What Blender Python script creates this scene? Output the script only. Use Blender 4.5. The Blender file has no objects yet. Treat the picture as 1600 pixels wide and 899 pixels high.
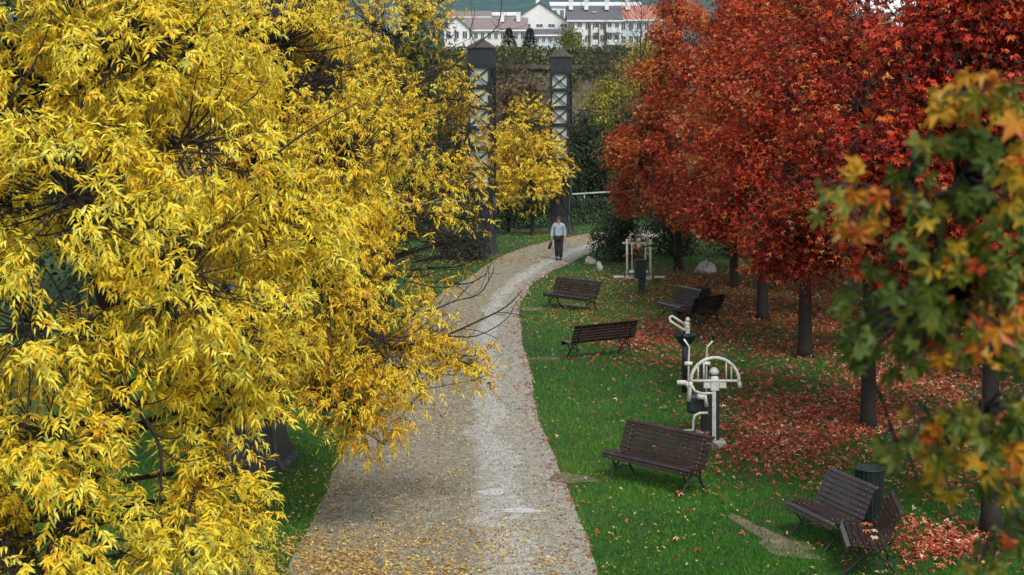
import bpy, math, random
import numpy as np
from mathutils import Vector, Matrix
R = math.radians
rng = np.random.default_rng(7)
random.seed(7)
S = bpy.context.scene
COL = S.collection

# ------------------------------------------------------------------ camera, sky, sun, exposure
CAM_H, F, HZ = 6.2, 2400.0, 154.0           # camera height (m), focal length and horizon row on a 1600 wide frame
cam_d = bpy.data.cameras.new('camera'); cam = bpy.data.objects.new('camera', cam_d); COL.objects.link(cam)
cam.location = (0, 0, CAM_H); cam.rotation_euler = (R(90), 0, 0)
cam_d.sensor_width = 36; cam_d.lens = 36 * F / 1600
cam_d.shift_y = -(449.5 - HZ) / 1600
cam_d.clip_start = 0.2; cam_d.clip_end = 6000
cam_d.dof.use_dof = True; cam_d.dof.focus_distance = 26; cam_d.dof.aperture_fstop = 5.6
S.camera = cam

SUN_EL, SUN_AZ = 50, 158                     # azimuth measured clockwise from +Y: the light comes from behind the camera, right
w = bpy.data.worlds.new("World"); S.world = w; w.use_nodes = True
nt = w.node_tree; nt.nodes.clear()
sky = nt.nodes.new('ShaderNodeTexSky'); sky.sky_type = 'NISHITA'; sky.sun_disc = False
sky.sun_elevation = R(SUN_EL); sky.sun_rotation = R(SUN_AZ); sky.dust_density = 3.0; sky.air_density = 1.2
hs = nt.nodes.new('ShaderNodeHueSaturation'); hs.inputs['Saturation'].default_value = 0.45
bg = nt.nodes.new('ShaderNodeBackground'); bg.inputs['Strength'].default_value = 0.13
wo = nt.nodes.new('ShaderNodeOutputWorld')
nt.links.new(sky.outputs[0], hs.inputs['Color']); nt.links.new(hs.outputs[0], bg.inputs[0]); nt.links.new(bg.outputs[0], wo.inputs[0])
sd = bpy.data.lights.new('sun', 'SUN'); sd.energy = 1.4; sd.angle = R(12); sd.color = (1, .95, .86)
so = bpy.data.objects.new('sun', sd); COL.objects.link(so)
az = R(SUN_AZ); el = R(SUN_EL)
to_sun = Vector((math.sin(az) * math.cos(el), math.cos(az) * math.cos(el), math.sin(el)))
so.rotation_euler = to_sun.to_track_quat('Z', 'Y').to_euler(); so.location = (-20, -20, 60)
S.view_settings.view_transform = 'Standard'; S.view_settings.look = 'None'
S.view_settings.exposure = 0.52; S.view_settings.gamma = 1.0
S.cycles.max_bounces = 6; S.cycles.diffuse_bounces = 3; S.cycles.glossy_bounces = 2
S.cycles.transmission_bounces = 3; S.cycles.transparent_max_bounces = 4; S.cycles.volume_bounces = 0

# ------------------------------------------------------------------ helpers
def P(px, py, d):                            # the point that photo pixel shows at distance d
    return np.array([(px - 800) / F * d, d, CAM_H - (py - HZ) / F * d])
def G(px, py, z=0.0):                        # the point at height z that photo pixel shows
    d = F * (CAM_H - z) / (py - HZ)
    return np.array([(px - 800) / F * d, d, z])
def nrm(a):
    a = np.asarray(a, float); return a / (np.linalg.norm(a, axis=-1, keepdims=True) + 1e-9)

def tag(o, label=None, cat=None, group=None, kind=None):
    if label: o['label'] = label
    if cat: o['category'] = cat
    if group: o['group'] = group
    if kind: o['kind'] = kind
    return o
def empty(name, loc, rz=0.0, label=None, cat=None, group=None):
    o = bpy.data.objects.new(name, None); COL.objects.link(o); o.empty_display_size = .2
    o.location = tuple(float(v) for v in loc); o.rotation_euler = (0, 0, rz)
    return tag(o, label, cat, group)

def np_mesh(name, V, T, mat, parent=None, tint=None, smooth=False, k=3):
    me = bpy.data.meshes.new(name)
    V = np.ascontiguousarray(V, dtype=np.float32); T = np.ascontiguousarray(T, dtype=np.int32)
    me.vertices.add(len(V)); me.vertices.foreach_set('co', V.ravel())
    me.loops.add(T.size); me.loops.foreach_set('vertex_index', T.ravel())
    me.polygons.add(len(T)); me.polygons.foreach_set('loop_start', np.arange(0, T.size, k, dtype=np.int32))
    if tint is not None:
        a = me.attributes.new('tint', 'FLOAT', 'POINT'); a.data.foreach_set('value', np.ascontiguousarray(tint, dtype=np.float32))
    me.polygons.foreach_set('use_smooth', np.full(len(T), smooth))
    me.update(calc_edges=True); me.materials.append(mat)
    o = bpy.data.objects.new(name, me); COL.objects.link(o)
    if parent: o.parent = parent
    return o

class MB:                                     # collects shapes that make up ONE mesh
    def __init__(s): s.v = []; s.f = []; s.sm = []
    def add(s, vs, fs, smooth=False, M=None):
        n = len(s.v)
        for p in vs:
            p = Vector(tuple(float(q) for q in p)); s.v.append(tuple(M @ p) if M else tuple(p))
        for f in fs: s.f.append([i + n for i in f]); s.sm.append(smooth)
        return s
    def box(s, c, size, rz=0, M=None, bev=0.0):
        x, y, z = [q / 2 for q in size]
        if bev > 0:
            b = min(bev, x * .9, y * .9, z * .9)
            vs = []; 
            for (zz, k) in ((-z, b), (-z + b, 0), (z - b, 0), (z, b)):
                X, Y = x - k, y - k
                q = b
                vs += [(-X + q, -Y, zz), (X - q, -Y, zz), (X, -Y + q, zz), (X, Y - q, zz), (X - q, Y, zz), (-X + q, Y, zz), (-X, Y - q, zz), (-X, -Y + q, zz)]
            fs = [[7, 6, 5, 4, 3, 2, 1, 0], [24, 25, 26, 27, 28, 29, 30, 31]]
            for l in range(3):
                for i in range(8): fs.append([l * 8 + i, l * 8 + (i + 1) % 8, l * 8 + 8 + (i + 1) % 8, l * 8 + 8 + i])
        else:
            vs = [(a, b_, c_) for c_ in (-z, z) for (a, b_) in ((-x, -y), (x, -y), (x, y), (-x, y))]
            fs = [[3, 2, 1, 0], [4, 5, 6, 7], [0, 1, 5, 4], [1, 2, 6, 5], [2, 3, 7, 6], [3, 0, 4, 7]]
        T = Matrix.Translation(tuple(float(q) for q in c)) @ Matrix.Rotation(rz, 4, 'Z')
        return s.add(vs, fs, False, (M @ T) if M else T)
    def tube(s, pts, rad, n=6, M=None, cap=True):
        pts = [Vector(tuple(float(q) for q in p)) for p in pts]
        if not hasattr(rad, '__len__'): rad = [rad] * len(pts)
        t = (pts[1] - pts[0]).normalized()
        a = t.orthogonal().normalized(); rings = []
        for i, p in enumerate(pts):
            if i == 0: t = pts[1] - pts[0]
            elif i == len(pts) - 1: t = pts[-1] - pts[-2]
            else: t = (pts[i + 1] - pts[i]).normalized() + (pts[i] - pts[i - 1]).normalized()
            if t.length < 1e-8: t = Vector((0, 0, 1))
            t.normalize(); a = a - t * a.dot(t)
            if a.length < 1e-6: a = t.orthogonal()
            a.normalize(); b = t.cross(a)
            rings.append([p + (a * math.cos(2 * math.pi * k / n) + b * math.sin(2 * math.pi * k / n)) * rad[i] for k in range(n)])
        vs = [q for r in rings for q in r]; fs = []
        for i in range(len(pts) - 1):
            for k in range(n): fs.append([i * n + k, i * n + (k + 1) % n, (i + 1) * n + (k + 1) % n, (i + 1) * n + k])
        if cap: fs += [list(range(n))[::-1], list(range((len(pts) - 1) * n, len(pts) * n))]
        return s.add(vs, fs, n > 4, M)
    def lathe(s, prof, c=(0, 0, 0), n=16, M=None, sx=1, sy=1):
        vs = []; fs = []
        for (r, z) in prof:
            for k in range(n):
                a = 2 * math.pi * k / n; vs.append((c[0] + r * math.cos(a) * sx, c[1] + r * math.sin(a) * sy, c[2] + z))
        for i in range(len(prof) - 1):
            for k in range(n): fs.append([i * n + k, i * n + (k + 1) % n, (i + 1) * n + (k + 1) % n, (i + 1) * n + k])
        fs += [list(range(n))[::-1], list(range((len(prof) - 1) * n, len(prof) * n))]
        return s.add(vs, fs, True, M)
    def ball(s, c, r, M=None, sz=1.0, n=10):
        pr = [(max(.02 * r, r * math.sin(math.pi * i / n)), -r * sz * math.cos(math.pi * i / n)) for i in range(n + 1)]
        return s.lathe(pr, c, 12, M)
    def prism(s, prof, x0, x1, M=None):      # profile in (y,z), extruded along x
        n = len(prof)
        vs = [(x0, a, b) for a, b in prof] + [(x1, a, b) for a, b in prof]
        fs = [list(range(n)), list(range(n, 2 * n))[::-1]] + [[i + n, (i + 1) % n + n, (i + 1) % n, i] for i in range(n)]
        return s.add(vs, fs, False, M)
    def build(s, name, mat, parent=None):
        me = bpy.data.meshes.new(name); me.from_pydata(s.v, [], s.f); me.materials.append(mat)
        me.polygons.foreach_set('use_smooth', s.sm); me.update()
        o = bpy.data.objects.new(name, me); COL.objects.link(o)
        if parent: o.parent = parent
        return o

# ------------------------------------------------------------------ materials
def base_mat(name, rough=.6):
    m = bpy.data.materials.new(name); m.use_nodes = True; t = m.node_tree
    b = t.nodes['Principled BSDF']; b.inputs['Roughness'].default_value = rough
    return m, t, b
def noise(t, scale, detail=4, rough=.6, coord='Object', vec=None):
    n = t.nodes.new('ShaderNodeTexNoise'); n.inputs['Scale'].default_value = scale
    n.inputs['Detail'].default_value = detail; n.inputs['Roughness'].default_value = rough
    if vec is None:
        tc = t.nodes.new('ShaderNodeTexCoord'); vec = tc.outputs[coord]
    t.links.new(vec, n.inputs['Vector']); return n
def ramp(t, fac, stops):
    r = t.nodes.new('ShaderNodeValToRGB'); e = r.color_ramp.elements
    while len(e) < len(stops): e.new(0.5)
    for el_, (p, c) in zip(e, stops): el_.position = p; el_.color = (*c, 1)
    t.links.new(fac, r.inputs[0]); return r
def bump(t, b, h, strength=.3, dist=.02):
    n = t.nodes.new('ShaderNodeBump'); n.inputs['Strength'].default_value = strength; n.inputs['Distance'].default_value = dist
    t.links.new(h, n.inputs['Height']); t.links.new(n.outputs[0], b.inputs['Normal'])
def mixc(t, fac, a, b):
    m = t.nodes.new('ShaderNodeMix'); m.data_type = 'RGBA'
    for sck, v in ((0, fac), (6, a), (7, b)):
        if hasattr(v, 'is_linked'): t.links.new(v, m.inputs[sck])
        else: m.inputs[sck].default_value = v if sck == 0 else (*v, 1)
    return m.outputs[2]
def speck(name, c1, c2, scale=8, rough=.6, bstr=.2, metal=0, c3=None):
    m, t, b = base_mat(name, rough); n = noise(t, scale, 6, .65)
    st = [(.3, c1), (.7, c2)] if c3 is None else [(.25, c1), (.5, c2), (.72, c3)]
    r = ramp(t, n.outputs['Fac'], st); t.links.new(r.outputs[0], b.inputs['Base Color']); b.inputs['Metallic'].default_value = metal
    if bstr: bump(t, b, noise(t, scale * 4, 4).outputs['Fac'], bstr, .01)
    return m
def leaf_mat(name, stops, rough=.55, trans=.35):
    m, t, b = base_mat(name, rough)
    a = t.nodes.new('ShaderNodeAttribute'); a.attribute_name = 'tint'
    r = ramp(t, a.outputs['Fac'], stops)
    t.links.new(r.outputs[0], b.inputs['Base Color']); b.inputs['Specular IOR Level'].default_value = .3
    tr = t.nodes.new('ShaderNodeBsdfTranslucent'); t.links.new(r.outputs[0], tr.inputs[0])
    mx = t.nodes.new('ShaderNodeMixShader'); mx.inputs[0].default_value = trans
    t.links.new(b.outputs[0], mx.inputs[1]); t.links.new(tr.outputs[0], mx.inputs[2])
    t.links.new(mx.outputs[0], t.nodes['Material Output'].inputs[0]); return m
M = {}
M['yellow'] = leaf_mat('yellow ash leaves', [(0, (.14, .07, .02)), (.10, (.42, .20, .02)), (.32, (.72, .42, .02)), (.55, (.84, .64, .035)), (.80, (.85, .76, .075)), (.93, (.82, .78, .18)), (1, (.34, .40, .06))], .45, .27)
M['gold'] = leaf_mat('golden ash leaves', [(0, (.16, .07, .02)), (.14, (.42, .18, .015)), (.5, (.68, .33, .02)), (.85, (.78, .47, .03)), (1, (.80, .62, .07))], .5, .4)
M['red'] = leaf_mat('red sweetgum leaves', [(0, (.04, .055, .02)), (.10, (.06, .018, .014)), (.30, (.22, .022, .018)), (.52, (.56, .036, .022)), (.76, (.68, .12, .026)), (.93, (.64, .26, .045)), (1, (.58, .36, .18))], .38, .28)
M['rust'] = leaf_mat('rusty sweetgum leaves', [(0, (.035, .05, .02)), (.14, (.06, .035, .018)), (.30, (.24, .030, .018)), (.56, (.60, .085, .022)), (.82, (.70, .22, .032)), (1, (.55, .36, .15))], .38, .28)
M['turning'] = leaf_mat('turning sweetgum leaves', [(0, (.05, .085, .014)), (.34, (.11, .155, .022)), (.54, (.22, .19, .022)), (.68, (.50, .30, .022)), (.86, (.46, .15, .014)), (1, (.42, .04, .018))], .42, .3)
M['dgreen'] = leaf_mat('dark evergreen leaves', [(0, (.012, .022, .012)), (.5, (.03, .055, .022)), (1, (.07, .10, .03))], .5, .2)
M['mgreen'] = leaf_mat('dull green leaves', [(0, (.04, .05, .02)), (.5, (.09, .12, .04)), (1, (.22, .22, .06))], .55, .3)
M['ygreen'] = leaf_mat('yellow green leaves', [(0, (.08, .10, .02)), (.5, (.26, .26, .04)), (1, (.58, .44, .06))], .55, .35)
M['brown'] = leaf_mat('brown autumn leaves', [(0, (.05, .035, .02)), (.5, (.13, .09, .05)), (1, (.28, .18, .07))], .6, .25)
M['grassblade'] = leaf_mat('grass blades', [(0, (.012, .055, .006)), (.45, (.042, .190, .009)), (.8, (.095, .31, .016)), (1, (.24, .27, .06))], .5, .3)
M['stones'] = leaf_mat('loose path stones', [(0, (.055, .047, .030)), (.4, (.19, .168, .115)), (.75, (.34, .325, .265)), (1, (.55, .55, .50))], .8, 0)
M['redlitter'] = leaf_mat('fallen red leaves', [(0, (.08, .018, .014)), (.18, (.24, .032, .024)), (.45, (.46, .075, .042)), (.68, (.56, .16, .065)), (.86, (.68, .34, .20)), (1, (.80, .62, .48))], .5, .15)
M['yellowlitter'] = leaf_mat('fallen yellow leaves', [(0, (.14, .07, .03)), (.3, (.38, .20, .05)), (.7, (.62, .40, .08)), (1, (.75, .60, .22))], .55, .15)
M['bark'] = speck('dark bark', (.010, .008, .007), (.032, .025, .020), 14, .85, .9)
M['barkgrey'] = speck('grey brown bark', (.022, .018, .015), (.07, .058, .046), 12, .85, .8)
M['twig'] = speck('dark twigs', (.010, .007, .007), (.032, .022, .018), 20, .8, 0)
M['wood'] = speck('varnished dark brown slats', (.016, .009, .008), (.050, .027, .022), 6, .2, .25)
M['iron'] = speck('black cast iron', (.008, .008, .009), (.022, .021, .022), 20, .5, .3)
M['steelbolt'] = speck('zinc bolts', (.22, .22, .22), (.38, .38, .38), 20, .3, 0, .6)
def worn_white():
    m, t, b = base_mat('worn cream machine paint', .42)
    n1 = noise(t, 5, 6, .7); n2 = noise(t, 22, 6, .75)
    c = ramp(t, n1.outputs['Fac'], [(.3, (.46, .46, .40)), (.6, (.74, .74, .67))]); ru = ramp(t, n2.outputs['Fac'], [(.60, (0, 0, 0)), (.70, (.8,) * 3)])
    t.links.new(mixc(t, ru.outputs[0], c.outputs[0], (.20, .11, .06)), b.inputs['Base Color']); return m
M['white'] = worn_white()
M['darkpaint'] = speck('dark green black machine paint', (.012, .020, .022), (.030, .042, .042), 6, .42, .1)
M['binpaint'] = speck('dark blue green bin paint', (.009, .018, .019), (.020, .036, .036), 5, .4, .15)
M['towersteel'] = speck('dark grey painted tower steel', (.009, .012, .013), (.024, .028, .030), 4, .5, .15)
M['towerpanel'] = speck('pale frosted tower glazing', (.36, .43, .40), (.52, .60, .55), 3, .25, 0)
M['towersheet'] = speck('slate grey tower sheet', (.013, .017, .020), (.032, .039, .044), 4, .45, .1)
M['towerroof'] = speck('brown grey tower roof sheet', (.035, .030, .030), (.085, .068, .062), 6, .5, .2)
M['concrete'] = speck('pale concrete', (.34, .33, .30), (.52, .51, .47), 9, .8, .4)
M['render_white'] = speck('white wall plaster', (.62, .64, .64), (.78, .79, .78), .8, .8, 0)
M['render_cream'] = speck('cream wall plaster', (.60, .60, .54), (.74, .73, .66), .8, .8, 0)
M['render_blue'] = speck('pale blue wall plaster', (.42, .52, .58), (.56, .64, .68), .8, .8, 0)
M['slate'] = speck('slate roof', (.07, .075, .09), (.14, .14, .16), 2.5, .65, .3)
M['browntile'] = speck('brown grey roof tiles', (.16, .13, .13), (.27, .22, .21), 2.5, .7, .3)
M['redtile'] = speck('red roof tiles', (.34, .13, .09), (.50, .22, .16), 2.5, .7, .3)
M['paleroof'] = speck('pale roof sheet', (.62, .66, .66), (.78, .80, .80), 1.5, .5, .1)
M['glass'] = speck('dark window glass', (.03, .05, .06), (.08, .11, .12), 1.2, .12, 0)
M['winframe'] = speck('white window frames', (.7, .7, .7), (.8, .8, .8), 3, .5, 0)
M['woodframe'] = speck('dark timber posts', (.06, .04, .035), (.11, .08, .07), 3, .7, 0)
M['coping'] = speck('stained brown coping', (.05, .042, .034), (.11, .09, .075), 1.5, .9, .4)
M['rock'] = speck('grey beige rock', (.32, .30, .27), (.66, .63, .58), 5, .85, 1.0)
M['skin'] = speck('skin', (.42, .22, .15), (.50, .27, .19), 6, .5, 0)
M['hair'] = speck('dark hair', (.015, .011, .009), (.035, .026, .02), 30, .5, .3)
M['jumper'] = speck('grey blue jumper', (.28, .36, .43), (.42, .50, .56), 7, .85, .4)
M['trousers'] = speck('black trousers', (.008, .009, .013), (.018, .019, .024), 8, .8, .3)
M['leather'] = speck('black leather', (.010, .009, .009), (.028, .024, .022), 12, .4, .2)
M['rail'] = speck('pale grey rail paint', (.25, .31, .26), (.38, .44, .39), 3, .5, .1)
M['soil'] = speck('bare soil', (.05, .05, .025), (.14, .115, .07), 5, .9, .8, c3=(.24, .20, .14))

def lawn_mat():
    m, t, b = base_mat('lawn and meadow ground', .9)
    tc = t.nodes.new('ShaderNodeTexCoord')
    n1 = noise(t, .6, 6, .6, vec=tc.outputs['Object']); n2 = noise(t, 9, 5, .7, vec=tc.outputs['Object']); n3 = noise(t, .07, 8, .85, vec=tc.outputs['Object'])
    near = ramp(t, n2.outputs['Fac'], [(.28, (.014, .030, .008)), (.55, (.028, .085, .012)), (.8, (.05, .12, .02))])
    dry = ramp(t, n2.outputs['Fac'], [(.3, (.03, .035, .014)), (.7, (.085, .09, .03))])
    f1 = ramp(t, n1.outputs['Fac'], [(.5, (0, 0, 0)), (.72, (1, 1, 1))])
    c = mixc(t, f1.outputs[0], near.outputs[0], dry.outputs[0])
    far = ramp(t, n3.outputs['Fac'], [(.3, (.016, .050, .050)), (.5, (.030, .085, .085)), (.7, (.060, .13, .12))])  # teal of the far hill: blue of distant haze put into the colour
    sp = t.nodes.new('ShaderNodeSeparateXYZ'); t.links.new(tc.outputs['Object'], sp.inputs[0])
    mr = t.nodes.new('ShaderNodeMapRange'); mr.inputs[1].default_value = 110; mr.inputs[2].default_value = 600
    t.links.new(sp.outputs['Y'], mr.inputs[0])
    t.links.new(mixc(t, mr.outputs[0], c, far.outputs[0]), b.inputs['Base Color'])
    bump(t, b, n2.outputs['Fac'], .6, .05); return m
M['lawn'] = lawn_mat()
def path_mat():
    m, t, b = base_mat('trodden pale gravel', .8)
    uv = t.nodes.new('ShaderNodeUVMap'); tc = t.nodes.new('ShaderNodeTexCoord')
    sp = t.nodes.new('ShaderNodeSeparateXYZ'); t.links.new(uv.outputs[0], sp.inputs[0])
    big = noise(t, .55, 5, .65, vec=tc.outputs['Object']); mid = noise(t, 5, 6, .7, vec=tc.outputs['Object']); fine = noise(t, 30, 6, .8, vec=tc.outputs['Object'])
    ad = t.nodes.new('ShaderNodeMath'); ad.operation = 'MULTIPLY_ADD'; ad.inputs[1].default_value = .42; t.links.new(big.outputs['Fac'], ad.inputs[0]); t.links.new(sp.outputs['X'], ad.inputs[2])
    band = ramp(t, ad.outputs[0], [(.0, (.25,) * 3), (.80, (.12,) * 3), (.86, (.9,) * 3), (1.0, (1,) * 3), (1.10, (.5,) * 3)])
    band.color_ramp.elements[-1].position = 1.0
    tan = ramp(t, mid.outputs['Fac'], [(.28, (.12, .102, .058)), (.5, (.235, .207, .132)), (.72, (.34, .315, .215))])
    pale = ramp(t, mid.outputs['Fac'], [(.28, (.26, .26, .225)), (.52, (.42, .425, .39)), (.75, (.60, .61, .58))])
    c = mixc(t, band.outputs[0], tan.outputs[0], pale.outputs[0])
    grit = ramp(t, fine.outputs['Fac'], [(.34, (.22,) * 3), (.47, (.9,) * 3), (.56, (1,) * 3), (.7, (1.3,) * 3)])
    mm = t.nodes.new('ShaderNodeMix'); mm.data_type = 'RGBA'; mm.blend_type = 'MULTIPLY'; mm.inputs[0].default_value = .75
    t.links.new(c, mm.inputs[6]); t.links.new(grit.outputs[0], mm.inputs[7]); t.links.new(mm.outputs[2], b.inputs['Base Color'])
    rr = ramp(t, big.outputs['Fac'], [(.45, (.8,) * 3), (.7, (.45,) * 3)]); t.links.new(rr.outputs[0], b.inputs['Roughness'])
    bump(t, b, fine.outputs['Fac'], .55, .015); return m
M['path'] = path_mat()
def wall_mat():
    m, t, b = base_mat('weathered brown stone wall', .9)
    br = t.nodes.new('ShaderNodeTexBrick'); br.inputs['Scale'].default_value = 1.0; br.inputs['Brick Width'].default_value = 1.1; br.inputs['Row Height'].default_value = .45
    br.inputs['Color1'].default_value = (.17, .14, .11, 1); br.inputs['Color2'].default_value = (.25, .21, .17, 1); br.inputs['Mortar'].default_value = (.11, .10, .085, 1); br.inputs['Mortar Size'].default_value = .03
    tc = t.nodes.new('ShaderNodeTexCoord'); mp = t.nodes.new('ShaderNodeMapping'); mp.inputs['Rotation'].default_value = (R(90), 0, 0)
    t.links.new(tc.outputs['Object'], mp.inputs[0]); t.links.new(mp.outputs[0], br.inputs['Vector'])
    n = noise(t, .5, 6, .7); st = ramp(t, n.outputs['Fac'], [(.3, (.5, .48, .44)), (.7, (1.15, 1.1, 1.05))])
    mm = t.nodes.new('ShaderNodeMix'); mm.data_type = 'RGBA'; mm.blend_type = 'MULTIPLY'; mm.inputs[0].default_value = .9
    t.links.new(br.outputs[0], mm.inputs[6]); t.links.new(st.outputs[0], mm.inputs[7]); t.links.new(mm.outputs[2], b.inputs['Base Color'])
    bump(t, b, n.outputs['Fac'], .5, .1); return m
M['wall'] = wall_mat()
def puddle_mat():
    m, t, b = base_mat('puddle water with painted sky reflection', .18); b.inputs['Base Color'].default_value = (.50, .51, .49, 1); return m  # pale base colour stands in for the white sky reflection
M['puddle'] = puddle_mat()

# ------------------------------------------------------------------ terrain
WALL_Y = 110.0
def vnoise(x, y, seed=0):
    v = np.zeros_like(x)
    r_ = np.random.default_rng(seed)
    for k in range(7):
        a = r_.uniform(0, 6.28); f = .0035 * 1.75 ** k; ph = r_.uniform(0, 6.28); ph2 = r_.uniform(0, 6.28)
        v += np.sin((x * math.cos(a) + y * math.sin(a)) * f + ph) * np.cos((x * math.sin(a) - y * math.cos(a)) * f * .8 + ph2) / 1.6 ** k
    return v
def H(x, y):
    x = np.asarray(x, float); y = np.asarray(y, float)
    h = np.where(y <= WALL_Y + .3, 0, 9.3 + (y - WALL_Y) * .034)
    t = np.clip((y - 470) / 1200, 0, 1)
    return h + (t * t * (3 - 2 * t)) * (250 + 45 * vnoise(x, y, 3)) * (y > 470) + np.where((y > 470), 4 * vnoise(x * 9, y * 9, 5) * t, 0)
ys = np.concatenate([np.array([-60, 0, 15, 30, 50, 70, 90, 105, WALL_Y + .2, WALL_Y + .5]), np.linspace(115, 470, 40), np.linspace(480, 2600, 110)])
xs = np.linspace(-1400, 1400, 161)
XX, YY = np.meshgrid(xs, ys); ZZ = H(XX, YY)
nx = len(xs); i, j = np.meshgrid(np.arange(len(ys) - 1), np.arange(nx - 1), indexing='ij'); a = (i * nx + j).ravel()
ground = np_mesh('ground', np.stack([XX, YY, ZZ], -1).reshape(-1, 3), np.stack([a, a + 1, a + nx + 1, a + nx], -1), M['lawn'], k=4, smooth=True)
tag(ground, kind='structure')

# gravel path: rows of (distance, left x, right x)
def chain(pts, n):
    pts = np.array(pts, float); s = np.concatenate([[0], np.cumsum(np.linalg.norm(np.diff(pts, axis=0), axis=1))])
    u = np.linspace(0, s[-1], n); out = np.stack([np.interp(u, s, pts[:, k]) for k in range(pts.shape[1])], -1)
    for _ in range(6): out[1:-1] = (out[:-2] + 2 * out[1:-1] + out[2:]) / 4
    return out
LEFT = chain([(-3.0, 10), (-3.0, 20), (-2.84, 23.1), (-2.87, 25.5), (-3.0, 31), (-3.05, 37), (-2.9, 43), (-2.2, 49), (-1.4, 54), (-.75, 58.5), (.2, 63), (1.6, 66.8), (3.2, 70), (5, 72.5), (8, 75.3), (14, 79), (26, 84)], 150)
RIGHT = chain([(1.5, 10), (1.16, 19), (1.13, 20), (1.01, 23.1), (.85, 25.5), (.5, 30), (.37, 35.9), (.2, 40.8), (.25, 44.5), (.5, 50.2), (1.2, 54), (2.3, 58.5), (3.4, 63), (4.6, 66.6), (8, 69.8), (14, 73), (26, 78)], 150)
jr = np.random.default_rng(11)
for E in (LEFT, RIGHT):
    wv = np.convolve(jr.normal(0, 1, 160), np.ones(5) / 5, 'same')[:150]; E[:, 0] += wv * .09
NC = 9
U = np.linspace(0, 1, NC)
pv = (LEFT[:, None, :] * (1 - U)[None, :, None] + RIGHT[:, None, :] * U[None, :, None]).reshape(-1, 2)
pv = np.concatenate([pv, np.full((len(pv), 1), .006)], 1)
i, j = np.meshgrid(np.arange(149), np.arange(NC - 1), indexing='ij'); a = (i * NC + j).ravel()
pf = np.stack([a, a + 1, a + NC + 1, a + NC], -1)
path = np_mesh('path', pv, pf, M['path'], k=4); tag(path, kind='structure')
uvl = path.data.uv_layers.new(name='UVMap')
uvs = np.stack([np.tile(U, 150), np.repeat(np.arange(150) * .3, NC)], -1)[pf.ravel()]
uvl.data.foreach_set('uv', np.ascontiguousarray(uvs, dtype=np.float32).ravel())
PATH_POLY = np.concatenate([LEFT, RIGHT[::-1]])
def patch(name, c, rx, ry, rz, z, mat, seed, n=28, kind='structure', jit=.18):
    r_ = np.random.default_rng(seed); an = np.linspace(0, 2 * np.pi, n, endpoint=False)
    rr = 1 + jit * np.convolve(np.tile(r_.normal(0, 1, n), 3), np.ones(3) / 2, 'same')[n:2 * n]
    p = np.stack([np.cos(an) * rx * rr, np.sin(an) * ry * rr], -1)
    p = p @ np.array([[math.cos(rz), math.sin(rz)], [-math.sin(rz), math.cos(rz)]]) + np.array(c)
    b = MB(); b.add([(x, y, z) for x, y in p], [list(range(n))]); o = b.build(name, mat); tag(o, kind=kind); return p
POLYS = [PATH_POLY]
g = G(1235, 858)
POLYS.append(patch('bare_soil', g[:2], .36, .5, R(25), .005, M['soil'], 1))
g = G(1190, 832); POLYS.append(patch('bare_soil', g[:2], .16, .9, R(20), .009, M['soil'], 2))
g = G(893, 748); POLYS.append(patch('bare_soil', g[:2], .40, .30, R(-10), .013, M['soil'], 3))
g = G(870, 560); POLYS.append(patch('bare_soil', g[:2], 1.0, .22, R(10), .005, M['soil'], 4))
g = G(830, 484); POLYS.append(patch('bare_soil', g[:2], .45, .4, R(0), .013, M['soil'], 5))
g = G(905, 478); POLYS.append(patch('bare_soil', g[:2], .6, .3, R(-45), .005, M['soil'], 6))
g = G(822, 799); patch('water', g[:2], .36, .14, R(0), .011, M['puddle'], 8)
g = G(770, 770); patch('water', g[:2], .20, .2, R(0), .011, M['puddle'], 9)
b = MB(); b.add([(-14, 71.2, .004), (1.6, 71.4, .004), (2.6, 73.2, .004), (-14, 73.2, .004)], [[0, 1, 2, 3]]); tag(b.build('side_path', M['path']), kind='structure')

def inside(pts, poly):
    x, y = pts[:, 0], pts[:, 1]; r_ = np.zeros(len(pts), bool); n = len(poly); k = n - 1
    for i_ in range(n):
        xi, yi = poly[i_]; xj, yj = poly[k]
        c = ((yi > y) != (yj > y)) & (x < (xj - xi) * (y - yi) / (yj - yi + 1e-12) + xi); r_ ^= c; k = i_
    return r_

# ------------------------------------------------------------------ leaf batches
def template(kind):
    if kind == 'ash':
        v = [(0, 0, 0), (.38, .5, .07), (.5, 0, -.02), (1, 0, -.22), (.38, -.5, .07)]
        f = [(0, 2, 1), (1, 2, 3), (0, 4, 2), (4, 3, 2)]
        return np.array(v), np.array(f)
    if kind in ('star3', 'star5'):
        angs = (-72, 0, 72) if kind == 'star3' else (-105, -52, 0, 52, 105)
        lens = (.72, 1, .72) if kind == 'star3' else (.6, .85, 1, .85, .6)
        v = [(.12, 0, 0)]; f = []; hw = 30 if kind == 'star3' else 27
        for an, L in zip(angs, lens):
            n = len(v)
            for (da, l, z) in ((-hw, .42 if kind == 'star3' else .47, .05), (0, L, -.2), (hw, .42 if kind == 'star3' else .47, .05)):
                q = R(an + da); v.append((.12 + math.cos(q) * l * .88, math.sin(q) * l * .88, z))
            f += [(0, n, n + 1), (0, n + 1, n + 2)]
        return np.array(v), np.array(f)
    if kind == 'blade':
        return np.array([(0, .5, 0), (0, -.5, 0), (1, 0, .15)]), np.array([(0, 1, 2)])
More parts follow.
